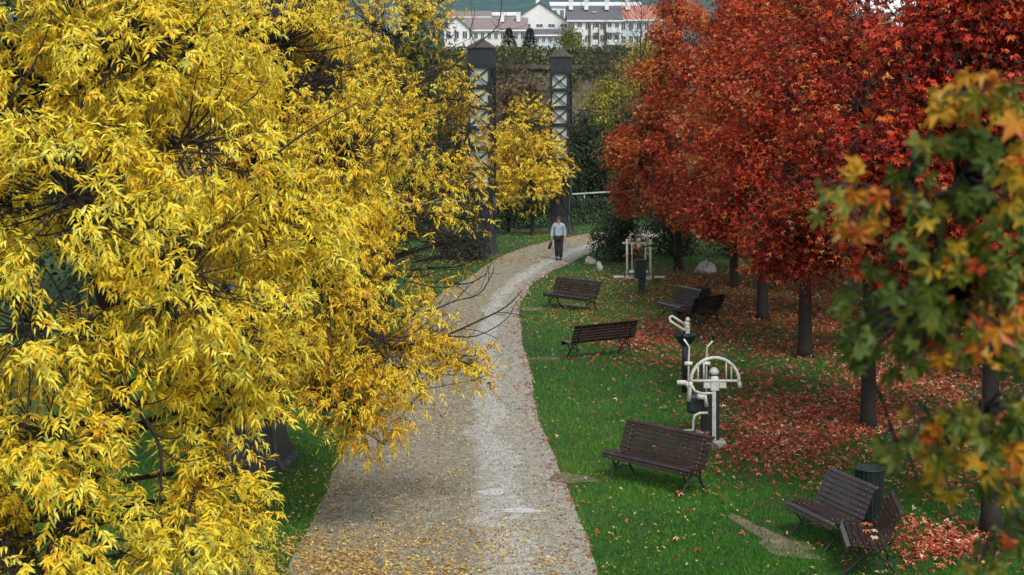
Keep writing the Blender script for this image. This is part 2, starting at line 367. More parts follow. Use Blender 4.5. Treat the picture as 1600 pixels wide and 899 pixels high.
def batch(name, kind, pos, dr, nor, length, wid, tint, mat, parent=None, blend=.05):
    T, Fc = template(kind); n = len(pos); k = len(T)
    dr = nrm(dr); sd_ = nrm(np.cross(nor, dr)); nn = np.cross(dr, sd_)
    L = np.broadcast_to(np.asarray(length, float), (n,))[:, None]; Wd = np.broadcast_to(np.asarray(wid, float), (n,))[:, None]
    V = np.empty((n, k, 3), np.float32)
    curl = rng.uniform(.4, 1.8, (n, 1))
    for q in range(k):
        V[:, q] = pos + dr * (T[q, 0] * L) + sd_ * (T[q, 1] * Wd) + nn * (T[q, 2] * L * curl)
    FF = (Fc[None] + (np.arange(n) * k)[:, None, None]).reshape(-1, 3)
    return np_mesh(name, V.reshape(-1, 3), FF, mat, parent, np.clip(np.repeat(np.clip(tint, 0, 1), k) + blend * rng.normal(0, 1, n * k), 0, 1))

def sample_lobes(lobes, n, r_, shell=.55, cull=True):
    lobes = np.array(lobes, float)                   # cx cy cz rx ry rz weight
    wt = lobes[:, 6] * (lobes[:, 3] * lobes[:, 4] * lobes[:, 5]) ** (2 / 3); wt = wt / wt.sum()
    idx = r_.choice(len(lobes), n, p=wt); L = lobes[idx]
    d = nrm(r_.normal(0, 1, (n, 3))); rad = shell + (1 - shell) * r_.random(n) ** .6
    rad *= 1 + .10 * r_.normal(0, 1, n)
    return L[:, :3] + d * L[:, 3:6] * rad[:, None], d, idx
def bez(p0, p1, p2, p3, n):
    t = np.linspace(0, 1, n)[:, None]
    return (1 - t) ** 3 * p0 + 3 * (1 - t) ** 2 * t * p1 + 3 * (1 - t) * t * t * p2 + t ** 3 * p3

def smooth(p, per=3):
    p = np.asarray(p, float); q = np.vstack([2 * p[0] - p[1], p, 2 * p[-1] - p[-2]]); out = []
    for k in range(1, len(q) - 2):
        for t in np.arange(per) / per:
            out.append(.5 * (2 * q[k] + (q[k + 1] - q[k - 1]) * t + (2 * q[k - 1] - 5 * q[k] + 4 * q[k + 1] - q[k + 2]) * t * t + (3 * q[k] - q[k - 1] - 3 * q[k + 1] + q[k + 2]) * t ** 3))
    return np.array(out + [p[-1]])
def make_tree(name, label, cat, base, trunk_pts, trunk_r, lobes, kind, mat, n_clump, per, leaf, wid, spread, seed,
              group=None, tint0=.6, tclump=.16, tleaf=.12, twig_share=.5, bark='bark', shell=.5, droop=.35, limb_r=None, extra_twigs=0, zmin=.35, colour=None, bare=None, hollow=.62, gap=1.2, gscale=1.6, holes=(), own_twigs=True):
    r_ = np.random.default_rng(seed)
    base = np.array([base[0], base[1], base[2] if len(base) > 2 else 0.0])
    root = empty(name, base, 0, label, cat, group)
    tp = np.array(trunk_pts, float)                  # world points from the base upwards
    tp = tp - base; lob = np.array(lobes, float); lob[:, :3] -= base
    tr = MB(); n = len(tp)
    rad = [trunk_r * (1.35 if q == 0 else 1 - .72 * q / (n - 1)) for q in range(n)]
    tpp = [tp[0] - np.array([0, 0, .05]), tp[0] + (tp[1] - tp[0]) * .12] + list(tp[1:]); radd = [rad[0], trunk_r * 1.03] + rad[1:]
    tr.tube(tpp, radd, 9)
    limb_r = limb_r or trunk_r * .36
    nodes = [tp[-1]]; nrad = [rad[-1]]
    dense = np.concatenate([tp[q] + (tp[q + 1] - tp[q]) * np.linspace(0, 1, 8)[:, None] for q in range(n - 1)])
    zc = dense[:, 2]
    for L in lob:
        c = L[:3]; hd = np.linalg.norm(c[:2])
        dist = np.linalg.norm(dense - c, axis=1) + np.where(dense[:, 2] > c[2] - .15 * hd, 50, 0) + np.where(dense[:, 2] < tp[-1][2] * .22, 8, 0)
        s0 = dense[int(np.argmin(dist))]
        dv = c - s0; ln = np.linalg.norm(dv)
        if ln < .2: continue
        e = c + dv / ln * min(L[3:6]) * .35
        pts = bez(s0, s0 + dv * .3 + np.array([0, 0, .10 * ln]), s0 + dv * .7 + np.array([0, 0, .10 * ln]) + r_.normal(0, .06 * ln, 3), e, 17)
        rr = np.linspace(limb_r * min(1, .45 + .12 * ln), limb_r * .16, 17)
        tr.tube(pts, rr, 6)
        for p_, q_ in zip(pts[4:], rr[4:]): nodes.append(p_); nrad.append(q_)
    nodes = np.array(nodes); nrad = np.array(nrad)
    C, D, idx = sample_lobes(lob, n_clump, r_, shell)
    keep = C[:, 2] > zmin
    for L in lob: keep &= (((C - L[:3]) / L[3:6]) ** 2).sum(1) > hollow ** 2
    Cw = (C + base) * gscale; keep &= (np.sin(Cw[:, 0] * 1.7 + 1.1 * np.sin(Cw[:, 2] * 1.3)) + np.sin(Cw[:, 2] * 1.9 + np.sin(Cw[:, 1])) * np.cos(Cw[:, 1] * 1.4)) < gap
    px_ = 800 + F * (C + base)[:, 0] / (C + base)[:, 1]; py_ = HZ + F * (CAM_H - (C + base)[:, 2]) / (C + base)[:, 1]
    for hx, hy, hr in holes: keep &= (px_ - hx) ** 2 + (py_ - hy) ** 2 > (hr * r_.uniform(.7, 1.2, len(C))) ** 2
    C, D, idx = C[keep], D[keep], idx[keep]
    tw = MB(); nt_ = 0
    for q in range(len(C)):
        if r_.random() > twig_share: continue
        dd = np.linalg.norm(nodes - C[q], axis=1); k = int(r_.choice(np.argsort(dd)[:9])); s0 = nodes[k]; dv = C[q] - s0; ln = dd[k]
        if ln > 3.5: continue
        tip = C[q] + D[q] * spread * .9 + np.array([0, 0, spread * .45])
        pts = bez(s0, s0 + dv * .4 + np.array([0, 0, -.05 * ln]), s0 + dv * .8 + r_.normal(0, .07 * ln, 3) - np.array([0, 0, .10 * ln]), tip, 6)
        r0 = min(nrad[k] * .75, .008 + .008 * ln)
        tw.tube(pts, np.linspace(r0, r0 * .28, 6), 4, cap=False); nt_ += 1
        for _ in range(extra_twigs):
            m_ = pts[r_.integers(2, 5)]; dq = nrm(D[q] + r_.normal(0, .6, 3)) * spread * r_.uniform(.8, 1.6)
            tw.tube([m_, m_ + dq * .5 - np.array([0, 0, .06 * spread]), m_ + dq + np.array([0, 0, .35 * spread])], [r0 * .5, r0 * .4, r0 * .2], 3, cap=False)
    if bare:
        for pts, r0 in bare:
            pts = smooth(np.array(pts) - base); tw.tube(pts, np.linspace(r0, r0 * .3, len(pts)), 5, cap=False)
            for k in range(2, len(pts) - 2, 3):
                tv = nrm(pts[k + 1] - pts[k - 1]); sd_ = nrm(np.cross(tv, [0, -1, .3])) * (1 if r_.random() < .6 else -1); sd_ = sd_ * np.sign(sd_[2] + .35) if r_.random() < .7 else sd_
                ln = np.linalg.norm(pts[-1] - pts[0]) * r_.uniform(.12, .28); rk = r0 * .4
                q_ = [pts[k], pts[k] + (tv * .8 + sd_ * .5) * ln * .5, pts[k] + (tv * .9 + sd_ * .9) * ln * .85 + [0, 0, .12 * ln], pts[k] + (tv * .8 + sd_ * 1.0) * ln + [0, 0, .3 * ln]]
                tw.tube(smooth(np.array(q_)), np.linspace(rk, rk * .35, 10), 4, cap=False)
    if tw.v and own_twigs: tw.build('branches', M['twig'], root)
    elif tw.v: tr.add(tw.v, tw.f, True)
    tr.build('trunk', M[bark], root)
    # leaves
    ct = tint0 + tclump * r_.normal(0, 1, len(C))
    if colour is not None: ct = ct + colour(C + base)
    if kind == 'ash':
        ns, nl = per
        rep = np.repeat(np.arange(len(C)), ns); m_ = len(rep)
        sb = C[rep] + r_.normal(0, 1, (m_, 3)) * spread * .55
        rd = nrm(D[rep] * .75 + r_.normal(0, .55, (m_, 3)) + np.array([0, 0, -droop * .6])); rl = leaf * r_.uniform(1.0, 1.9, m_)
        side = nrm(np.cross(rd, np.array([0, 0, 1.]) + r_.normal(0, .35, (m_, 3))))
        pos = []; dr = []; no = []; ti = []; le = []
        for q in range(nl):
            t = (q // 2 + .5) / (nl / 2); sg = 1 if q % 2 else -1
            if q == nl - 1: sg = 0; t = 1
            pos.append(sb + rd * (rl * t)[:, None] + np.array([0, 0, -1.]) * (rl * .3 * t * t)[:, None])
            dr.append(rd * (.45 + .6 * t) + side * sg * .8 + np.array([0, 0, -droop]) + r_.normal(0, .22, (m_, 3)))
            no.append(np.array([0, -.25, 1.]) + D[rep] * .6 + r_.normal(0, .45, (m_, 3)))
            ti.append(ct[rep] + tleaf * r_.normal(0, 1, m_)); le.append(leaf * r_.uniform(.7, 1.2, m_))
        pos, dr, no = np.concatenate(pos), np.concatenate(dr), np.concatenate(no); ti, le = np.concatenate(ti), np.concatenate(le)
    else:
        rep = np.repeat(np.arange(len(C)), per); m_ = len(rep)
        pos = C[rep] + r_.normal(0, 1, (m_, 3)) * spread * np.array([.6, .6, .5])
        dr = D[rep] * .5 + np.array([0, 0, -droop]) + r_.normal(0, .6, (m_, 3))
        no = np.array([0, -.2, .9]) + D[rep] * .5 + r_.normal(0, .45, (m_, 3))
        ti = ct[rep] + tleaf * r_.normal(0, 1, m_); le = leaf * r_.uniform(.65, 1.25, m_)
    kp = pos[:, 2] > .05
    pos, dr, no, ti, le = pos[kp], dr[kp], no[kp], ti[kp], le[kp]
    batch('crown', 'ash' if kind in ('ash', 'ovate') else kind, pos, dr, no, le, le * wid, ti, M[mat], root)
    return root
def PL(px, py, d, rpx, rpy=None, wt=1.0, rd=None):      # a lobe given by photo position, distance and radius in pixels
    c = P(px, py, d); rx = rpx * d / F; rz = (rpy or rpx) * d / F
    return (*c, rx, rd or (rx + rz) / 2, rz, wt)

# ------------------------------------------------------------------ yellow ash trees on the left
GY = 'yellow ash trees beside the path'
d1 = 14.0
lob1 = [PL(60, 120, d1, 150), PL(220, 80, d1 - .4, 140), PL(320, 230, d1 - .7, 120), PL(420, 330, d1 - .3, 110, 90), PL(470, 375, d1, 75, 60), PL(110, 320, d1 - 1.4, 170, 140),
        PL(300, 440, d1 - 1.0, 140, 110), PL(385, 560, d1 - .2, 70, 75), PL(40, 520, d1 - 1.6, 130, 110), PL(210, 570, d1 - .4, 110, 70), PL(70, 680, d1 - 1.5, 120, 80), PL(310, 670, d1 - .3, 105, 80),
        PL(345, 620, d1 - .4, 65), PL(385, 655, d1 - .2, 48, 60), PL(330, 740, d1 - .2, 55, 60), PL(110, 830, d1 - 1.3, 130, 90), PL(290, 830, d1 - .8, 95, 70), PL(375, 790, d1 - .1, 40, 50), PL(10, 880, d1 - 1.6, 110), PL(360, 870, d1 + .1, 50, 40),
        PL(-150, 300, d1, 200), PL(-170, 700, d1 - .5, 200), PL(80, -120, d1, 220), PL(330, 60, d1 + .6, 100)]
b1 = P(70, 900, d1 + 1.2); b1[2] = 0
dq = 12.9; cv1 = lambda *p: [P(*q, dq) for q in p]
bare1 = [(cv1((110, 210), (132, 155), (170, 115), (203, 65), (222, 0)), .017), (cv1((170, 113), (195, 125), (220, 133)), .009), (cv1((203, 65), (220, 58), (245, 55)), .007), (cv1((-20, 265), (40, 275), (95, 268)), .011), (cv1((0, 180), (45, 115), (70, 60), (82, 20)), .013),
         (cv1((-10, 358), (70, 368), (135, 350)), .014), (cv1((70, 368), (95, 340)), .007), (cv1((300, 378), (345, 355), (400, 312)), .012), (cv1((250, 450), (300, 480), (335, 515)), .011), (cv1((140, 440), (200, 470), (245, 480), (300, 440)), .012), (cv1((180, 600), (215, 640), (250, 700), (250, 790)), .030),
         (cv1((170, 610), (180, 680), (215, 730), (240, 745)), .012), (cv1((250, 700), (285, 722), (345, 708)), .010), (cv1((195, 620), (205, 690), (240, 715)), .009), (cv1((245, 740), (265, 800), (270, 860)), .010), (cv1((110, 800), (140, 830), (165, 880)), .010), (cv1((20, 760), (40, 820), (50, 890)), .010), (cv1((150, 195), (230, 200), (300, 192)), .008), (cv1((420, 250), (480, 205), (560, 160)), .012), (cv1((330, 765), (380, 755)), .006), (cv1((215, 640), (140, 560), (100, 470), (60, 400)), .02), (cv1((240, 560), (240, 500), (235, 440)), .012)]
make_tree('ash_tree', 'nearest big yellow ash tree with drooping leaf sprays filling the left side', 'tree', b1,
          [b1, b1 + [.1, -.1, 1.5], P(150, 700, d1 + .6), P(190, 560, d1 + .3), P(130, 330, d1 + .2), P(110, 60, d1 + .3)], .17, lob1, 'ash', 'yellow', 2350, (7, 9), .092, .24, .19, 21,
          GY, tint0=.62, tclump=.12, tleaf=.18, twig_share=.8, shell=.66, droop=.30, limb_r=.065, extra_twigs=2, gap=.80, gscale=2.6, bare=bare1,
          holes=[(110, 445, 55), (185, 470, 42), (225, 635, 45), (245, 725, 50), (195, 850, 40), (345, 30, 30), (8, 15, 35), (300, 370, 22), (410, 430, 26), (250, 290, 24), (70, 420, 30), (30, 740, 30), (260, 560, 22)])
d2 = 23.0
lob2 = [PL(470, 130, d2, 120), PL(550, 240, d2 - .5, 110), PL(620, 330, d2, 95), PL(500, 450, d2 - 1.5, 120), PL(590, 545, d2 - 1.2, 110, 80), PL(535, 610, d2 - 1.4, 85, 70), PL(570, 655, d2 - 1.2, 55, 55),
        PL(670, 585, d2 - .5, 70, 34), PL(735, 575, d2 - .3, 34, 20), PL(690, 545, d2 - .2, 60, 35, .7), PL(650, 610, d2 - .6, 50, 35), PL(410, 60, d2, 120), PL(610, 470, d2 - .3, 65, 60), PL(470, 330, d2 - .6, 110), PL(480, 580, d2 - 1, 70, 60), PL(380, 250, d2 + .5, 140), PL(360, 480, d2, 120)]
b2 = P(330, 700, d2 + .8); b2[2] = 0
curve = lambda *p: [P(*q) for q in p]
dq = d2 - .2
bare2 = [(curve((600, 545, dq), (680, 530, dq), (740, 505, dq), (790, 480, dq), (815, 455, dq)), .022), (curve((700, 525, dq), (745, 525, dq), (790, 500, dq), (808, 470, dq)), .012),
         (curve((690, 528, dq), (720, 555, dq), (755, 552, dq), (778, 530, dq)), .012), (curve((693, 528, dq), (706, 550, dq), (730, 568, dq), (757, 560, dq)), .010), (curve((690, 528, dq), (695, 552, dq), (715, 570, dq)), .010),
         (curve((590, 500, dq), (660, 490, dq), (712, 470, dq), (748, 460, dq), (768, 430, dq), (772, 415, dq)), .016), (curve((665, 488, dq), (690, 470, dq), (705, 440, dq)), .009), (curve((712, 470, dq), (735, 445, dq), (762, 428, dq), (782, 428, dq)), .008),
         (curve((640, 440, dq), (690, 450, dq), (740, 440, dq)), .012), (curve((715, 447, dq), (735, 462, dq), (752, 462, dq)), .007), (curve((520, 560, dq), (580, 580, dq), (620, 545, dq)), .012), (curve((612, 535, dq), (625, 560, dq), (632, 580, dq)), .010),
         (curve((740, 505, dq), (752, 498, dq), (760, 480, dq)), .006), (curve((770, 490, dq), (788, 492, dq), (800, 480, dq)), .006), (curve((690, 528, dq), (705, 510, dq), (727, 498, dq)), .010)]
make_tree('ash_tree', 'golden yellow ash tree whose bare twig tips hang over the gravel path', 'tree', b2,
          [b2, b2 + [0, 0, 2.0], P(390, 430, d2 + .3), P(430, 250, d2), P(450, 80, d2)], .19, lob2, 'ash', 'yellow', 2300, (6, 8), .092, .26, .25, 22,
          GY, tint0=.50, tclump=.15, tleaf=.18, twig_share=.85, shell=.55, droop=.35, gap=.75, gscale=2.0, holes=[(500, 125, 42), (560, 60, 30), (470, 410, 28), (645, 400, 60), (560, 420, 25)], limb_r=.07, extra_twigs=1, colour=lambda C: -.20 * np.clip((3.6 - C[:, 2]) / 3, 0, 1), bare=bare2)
d3 = 36.0
lob3 = [PL(650, 130, d3, 80), PL(695, 190, d3 - .5, 60), PL(600, 50, d3, 95), PL(655, 20, d3, 50), PL(688, 5, d3 - .3, 22), PL(735, 225, d3 - .3, 30, 45), PL(738, 300, d3 - .3, 28, 40, .7), PL(745, 380, d3, 22, 24, .5), PL(715, 160, d3 - .3, 30, 40), PL(560, 130, d3, 110), PL(700, 270, d3 - .4, 55, 45), PL(640, 230, d3 - .8, 70), PL(600, 320, d3, 80),
        PL(650, 390, d3, 85, 60, .3), PL(715, 345, d3, 50, 40, .35), PL(690, 420, d3 - .4, 50, 30, .3), PL(745, 375, d3, 30, 22, .2), PL(450, 100, d3 + 1, 140)]
b3 = P(585, 500, d3); b3[2] = 0
dq = d3 - .6
bare3 = [(curve((600, 230, dq), (655, 130, dq), (700, 110, dq), (745, 70, dq), (778, 40, dq), (784, 0, dq)), .03), (curve((745, 70, dq), (735, 50, dq), (742, 20, dq), (736, 0, dq)), .014), (curve((777, 44, dq), (765, 30, dq)), .008), (curve((778, 42, dq), (792, 30, dq), (788, 15, dq)), .008),
         (curve((630, 200, dq), (690, 180, dq), (715, 140, dq), (708, 105, dq)), .014), (curve((777, 44, dq), (800, 46, dq), (828, 37, dq)), .008),
         (curve((560, 300, dq), (620, 200, dq), (690, 90, dq), (735, 60, dq)), .02)]
for q in range(64):
    a_ = rng.uniform(-.1, .9); x0, y0 = rng.uniform(600, 700), rng.uniform(330, 440); L_ = rng.uniform(40, 110)
    bare3.append((curve((x0, y0, dq + rng.uniform(-.7, 1.5)), (x0 + L_ * .5, y0 + 8 - a_ * L_ * .25, dq), (x0 + L_ * .85, y0 - a_ * L_ * .6, dq), (x0 + L_, y0 - a_ * L_ - 16, dq)), rng.uniform(.012, .02)))
make_tree('ash_tree', 'thinning yellow ash tree with dark bare branches reaching up before the white houses', 'tree', b3,
          [b3, b3 + [0, 0, 2.2], P(600, 220, d3), P(620, 60, d3)], .2, lob3, 'ash', 'yellow', 1500, (5, 8), .105, .28, .32, 23,
          GY, tint0=.48, tclump=.17, tleaf=.18, gap=.6, gscale=1.5, twig_share=.75, shell=.45, droop=.4, limb_r=.08, extra_twigs=2, bare=bare3)
d5 = 69.5
b5 = G(832, 368)
lob5 = [PL(825, 200, d5, 38, 45), PL(855, 250, d5 - .4, 38, 36), PL(800, 245, d5, 34, 45), PL(830, 290, d5 - .5, 45, 26), PL(868, 270, d5 - .3, 25, 26), PL(790, 285, d5, 24, 26), PL(805, 310, d5, 25, 14)]
make_tree('ash_tree', 'small golden tree standing on the grass between the two far towers', 'tree', b5, [b5, P(832, 320, d5), P(828, 250, d5), P(826, 190, d5)], .10, lob5, 'ash', 'yellow', 560, (4, 7), .14, .42, .28, 24,
          GY, tint0=.47, tclump=.16, tleaf=.18, twig_share=.5, shell=.4, bark='bark')
b6 = G(795, 362); d6 = b6[1]
lob6 = [PL(785, 260, d6, 22, 30), PL(770, 300, d6, 22, 22), PL(800, 230, d6, 18, 22), PL(775, 215, d6, 15, 20)]
make_tree('ash_tree', 'slim sparse yellow tree left of the small golden tree', 'tree', b6, [b6, P(793, 300, d6), P(788, 210, d6)], .07, lob6, 'ash', 'gold', 150, (3, 7), .14, .4, .30, 25, GY, tint0=.5, twig_share=.8, shell=.3)

# ------------------------------------------------------------------ red sweetgums on the right
GR = 'red sweetgum trees on the lawn'
def sweetgum(label, x, y, h, rb, z0, tr, mat, n, per, leaf, seed, tint0, star='star3', colour=None, extra=(), zmin=1.2):
    r_ = np.random.default_rng(seed + 900); lobes = []
    nl = 15
    for q in range(nl):
        t = (q + .5) / nl; z = z0 + .75 + (h - z0 - .95) * t
        rr = rb * (1 - t) ** .62 * r_.uniform(.75, 1.1); a_ = q * 2.4 + r_.uniform(-.3, .3)
        rl = .55 * rb * (1 - .55 * t) * r_.uniform(.8, 1.15)
        lobes.append((x + math.cos(a_) * rr * .68, y + math.sin(a_) * rr * .68, z, rl, rl, rl * .72, 1))
    lobes += list(extra)
    b_ = np.array([x, y, 0.])
    return make_tree('sweetgum_tree', label, 'tree', b_, [b_, b_ + [r_.uniform(-.05, .05), 0, z0], b_ + [r_.uniform(-.15, .15), 0, h * .55], b_ + [0, 0, h * .93]], tr, lobes, star, mat, n, per, leaf, 1.0, .30, seed,
                     GR, tint0=tint0, tclump=.20, tleaf=.19, twig_share=.45, shell=.5, hollow=.6, gap=.62, gscale=1.8, droop=.4, limb_r=tr * .42, zmin=zmin, colour=colour, holes=[(1405, 12, 36), (1345, 0, 14), (1370, 120, 14), (1310, 150, 10)])
hue = lambda C: .12 * np.sin(C[:, 0] * 1.9 + C[:, 2] * 2.3) * np.cos(C[:, 0] * 1.1 - C[:, 2] * 1.6) + .10 * np.clip((4.2 - C[:, 2]) / 3, 0, 1)
sweetgum('dark red sweetgum tree at the right edge beyond the two facing benches', 6.8, 21.8, 9.2, 2.0, 2.9, .14, 'red', 2100, 27, .098, 31, .47, 'star5', lambda C: hue(C) * .6, zmin=2.3)
sweetgum('maroon and rust sweetgum tree rising behind the lower litter bin', 6.7, 28.9, 9.5, 2.35, 2.1, .15, 'red', 2400, 27, .098, 32, .49, 'star3', lambda C: hue(C) * .8, zmin=2.0)
sweetgum('red sweetgum tree with the thickest bare trunk, on leaf strewn lawn', 7.02, 36.8, 10, 2.6, 2.0, .175, 'red', 2500, 27, .10, 33, .56, 'star3', hue, zmin=2.05)
sweetgum('bright red sweetgum tree, second trunk along the row from the far end', 7.0, 42.9, 10.3, 2.75, 2.0, .17, 'red', 2400, 27, .105, 34, .62, 'star3', hue, zmin=2.15)
sweetgum('orange red sweetgum tree whose trunk stands beside the pale boulder', 7.25, 50.1, 10.4, 2.95, 1.5, .15, 'red', 2300, 27, .11, 35, .62, 'star3', hue, zmin=1.6)
sweetgum('orange and scarlet sweetgum tree leaning over the far white exercise frame', 6.0, 55.5, 10, 2.65, 1.25, .17, 'rust', 2100, 27, .115, 36, .60, 'star3', lambda C: hue(C) * .6 - .03, extra=[(4.22, 50.5, 1.22, .30, .3, .36, 1.0)], zmin=.85)
for q, (x, y, h, rb, t0, lb) in enumerate([(13.0, 31.5, 11, 3.0, .42, 'deep red sweetgum tree in the back row, nearest to the right edge'), (12.6, 39.5, 11.4, 3.2, .48, 'scarlet sweetgum tree in the back row behind the thick trunk'),
                                           (12.2, 47.5, 11.5, 3.3, .50, 'crimson sweetgum tree in the back row, middle of the lawn'), (11.3, 57, 11.4, 3.3, .55, 'rusty sweetgum tree farthest off in the back row'),
                                           (17.5, 44, 12, 3.5, .45, 'tall red sweetgum tree behind the back row at the far right')]):
    sweetgum(lb, x, y, h, rb, 1.7, .17, 'red' if q < 3 else 'rust', 1250, 26, .125, 40 + q, t0, 'star3', hue)

# foreground sweetgum: leaves a few metres from the lens, its trunk stands right of the frame
d0 = 3.1
fl = [(1500, 160, 40, 45), (1570, 150, 45, 50), (1540, 220, 55, 40), (1450, 240, 25, 40), (1590, 240, 40, 50), (1385, 300, 45, 30), (1300, 310, 22, 35), (1345, 340, 40, 30), (1430, 330, 50, 30), (1510, 310, 55, 45), (1580, 330, 40, 55), (1470, 390, 60, 45),
      (1540, 400, 55, 50), (1590, 430, 30, 50), (1430, 450, 55, 40), (1480, 500, 60, 45), (1550, 490, 55, 45), (1410, 510, 45, 35), (1330, 500, 30, 35), (1350, 540, 30, 35), (1410, 575, 20, 20), (1500, 545, 40, 20), (1580, 540, 25, 30),
      (1450, 665, 50, 20), (1520, 655, 50, 25), (1575, 640, 30, 30), (1405, 692, 35, 25), (1470, 710, 60, 40), (1540, 700, 45, 45), (1590, 720, 25, 40), (1580, 830, 30, 35), (1560, 870, 40, 30), (1595, 780, 15, 30)]
b0 = np.array([2.3, 3.8, 0])
root = empty('sweetgum_tree', b0, 0, 'foreground sweetgum with blurred green and orange leaves hanging at the right edge', 'tree')
tr = MB(); tr.tube([(0, 0, -.05), (0, 0, .3), (.03, .02, 3), (0, .05, 6), (-.05, 0, 9)], [.19, .15, .13, .09, .03], 10); tr.build('trunk', M['barkgrey'], root)
tw = MB(); r_ = np.random.default_rng(5); cen = []
hubs = [P(1680, 120, 3.6), P(1650, 300, 3.4), P(1660, 470, 3.4), P(1650, 620, 3.3), P(1660, 800, 3.2)]
ends = [P(1500, 170, 3.5), P(1330, 320, 3.5), P(1480, 485, 3.4), P(1400, 690, 3.4), P(1560, 850, 3.3)]
bn = []
for hb, en in zip(hubs, ends):
    st = np.array([b0[0], b0[1], hb[2] + .35]); pts = bez(st, hb + [.3, .1, .15], hb, en, 12); tw.tube(pts - b0, np.linspace(.03, .005, 12), 6); bn += list(pts[4:])
bn = np.array(bn); pos = []; dr = []; no = []; ti = []
for (px, py, rx, ry) in fl:
    n = max(3, int(rx * ry / 115)); tc_ = r_.choice([.15, .32, .50, .66, .80], p=[.13, .25, .24, .22, .16])
    for q in range(n):
        p = P(px + r_.normal(0, .58) * rx, py + r_.normal(0, .52) * ry, d0 + r_.normal(0, .13))
        k = int(np.argmin(np.linalg.norm(bn - p, axis=1)))
        tip = p; s0 = bn[k]; tw.tube([s0 - b0, (s0 * .5 + tip * .5) - b0 + [0, 0, .03], tip - b0], [.004, .003, .0016], 4, cap=False)
        pos.append(p); dr.append(np.array([-.25, 0, -.85]) + r_.normal(0, .45, 3)); no.append(np.array([-.1, -.75, .55]) + r_.normal(0, .45, 3)); ti.append(tc_ + r_.normal(0, .13))
tw.build('branches', M['twig'], root)
pos = np.array(pos); ti = np.array(ti); ti[r_.random(len(ti)) < .015] = 1.0
ln_ = r_.uniform(.034, .060, len(pos))
batch('crown', 'star5', pos - b0, np.array(dr), np.array(no), ln_, ln_ * r_.uniform(.75, 1.1, len(pos)), ti, M['turning'], root, blend=.10)

# ------------------------------------------------------------------ trees and bushes in the back
def bushy(name, label, cat, x, y, h, rr, z0, tr, mat, n, per, leaf, wid, seed, tint0=.5, group=None, nl=12, gz=0, twig=.3, spread=None, bark='barkgrey', shell=.45, pointed=.5, squash=.8):
    r_ = np.random.default_rng(seed + 500); lobes = []
    for q in range(nl):
        t = (q + .5) / nl; z = gz + z0 + (h - z0) * (t * .86 + .05)
        w_ = rr * (math.sin(math.pi * min(1, t * .8 + .22)) ** pointed) * r_.uniform(.55, 1.0); a_ = q * 2.4
        rl = rr * r_.uniform(.38, .58) * (1 - .35 * t)
        lobes.append((x + math.cos(a_) * w_ * .6, y + math.sin(a_) * w_ * .6, z, rl, rl, rl * squash, 1))
    b_ = np.array([x, y, gz])
    return make_tree(name, label, cat, b_, [b_, b_ + [0, 0, max(.3, z0)], b_ + [.1, 0, (h * .55)], b_ + [0, 0, h * .9]], tr, lobes, 'ovate', mat, n, per, leaf, wid, spread or leaf * 2.2, seed, group, tint0=tint0, tclump=.2, tleaf=.15, twig_share=twig, bark=bark, shell=shell, zmin=.1, own_twigs=False)
GB = 'trees behind the path and towers'
bk = [('dark evergreen tree directly left of the path bend, behind the ash trees', -6.5, 52, 11, 2.8, .6, 'dgreen', 520, .22, .45),
      ('dark evergreen tree tucked deep behind the nearest ash tree', -12.5, 44, 13, 3.8, .6, 'dgreen', 600, .24, .45),
      ('dark evergreen tree in the upper left corner behind yellow leaves', -18, 48, 15, 4, .6, 'dgreen', 560, .26, .4),
      ('tall dull green tree between the dark evergreens on the left', -9.5, 60, 14, 3.4, .8, 'mgreen', 560, .24, .35),
      ('dull green tree behind the left tower', -4.6, 78, 11, 3.0, .8, 'mgreen', 480, .26, .35),
      ('brown leaved tree between the towers in front of the stone wall', .4, 92, 7.6, 3.0, .8, 'brown', 420, .24, .5),
      ('brown and green tree just left of the right tower', 1.6, 99, 6.6, 2.4, .6, 'mgreen', 380, .24, .35),
      ('dark green tree right of the right tower, above the hedge', 4.2, 88, 5.6, 2.2, .5, 'dgreen', 460, .22, .55),
      ('dark green tree with thin pale trunk beside the red trees', 6.6, 86, 6.2, 2.4, .5, 'dgreen', 460, .22, .65),
      ('yellow green tree above the hedge, right of the right tower', 5.9, 97, 7.6, 2.1, 2.0, 'ygreen', 330, .24, .55),
      ('yellow tree before the wall at the edge of the red crowns', 8.6, 101, 10.6, 2.3, 2.0, 'ygreen', 330, .26, .8),
      ('dull green tree behind the sweetgums on the right', 12, 75, 9.5, 3.3, .6, 'mgreen', 420, .26, .3),
      ('dark green tree behind the back row of sweetgums', 20, 66, 11, 3.8, .6, 'dgreen', 420, .28, .4),
      ('brown leaved tree at the foot of the wall, left of centre', -3.2, 101, 7.0, 2.8, .5, 'brown', 360, .26, .4),
      ('dull brown tree behind the left tower at the wall', -8, 96, 10, 3.2, .6, 'brown', 380, .28, .45)]
for q, (lb, x, y, h, rr, z0, mt, n, lf, t0) in enumerate(bk):
    bushy('evergreen_tree' if mt == 'dgreen' else 'broadleaf_tree', lb, 'tree', x, y, h, rr, z0, .14, mt, n, 26, lf, .5, 60 + q, t0, GB, twig=.45 if mt in ('brown', 'ygreen') else .25, shell=.35)
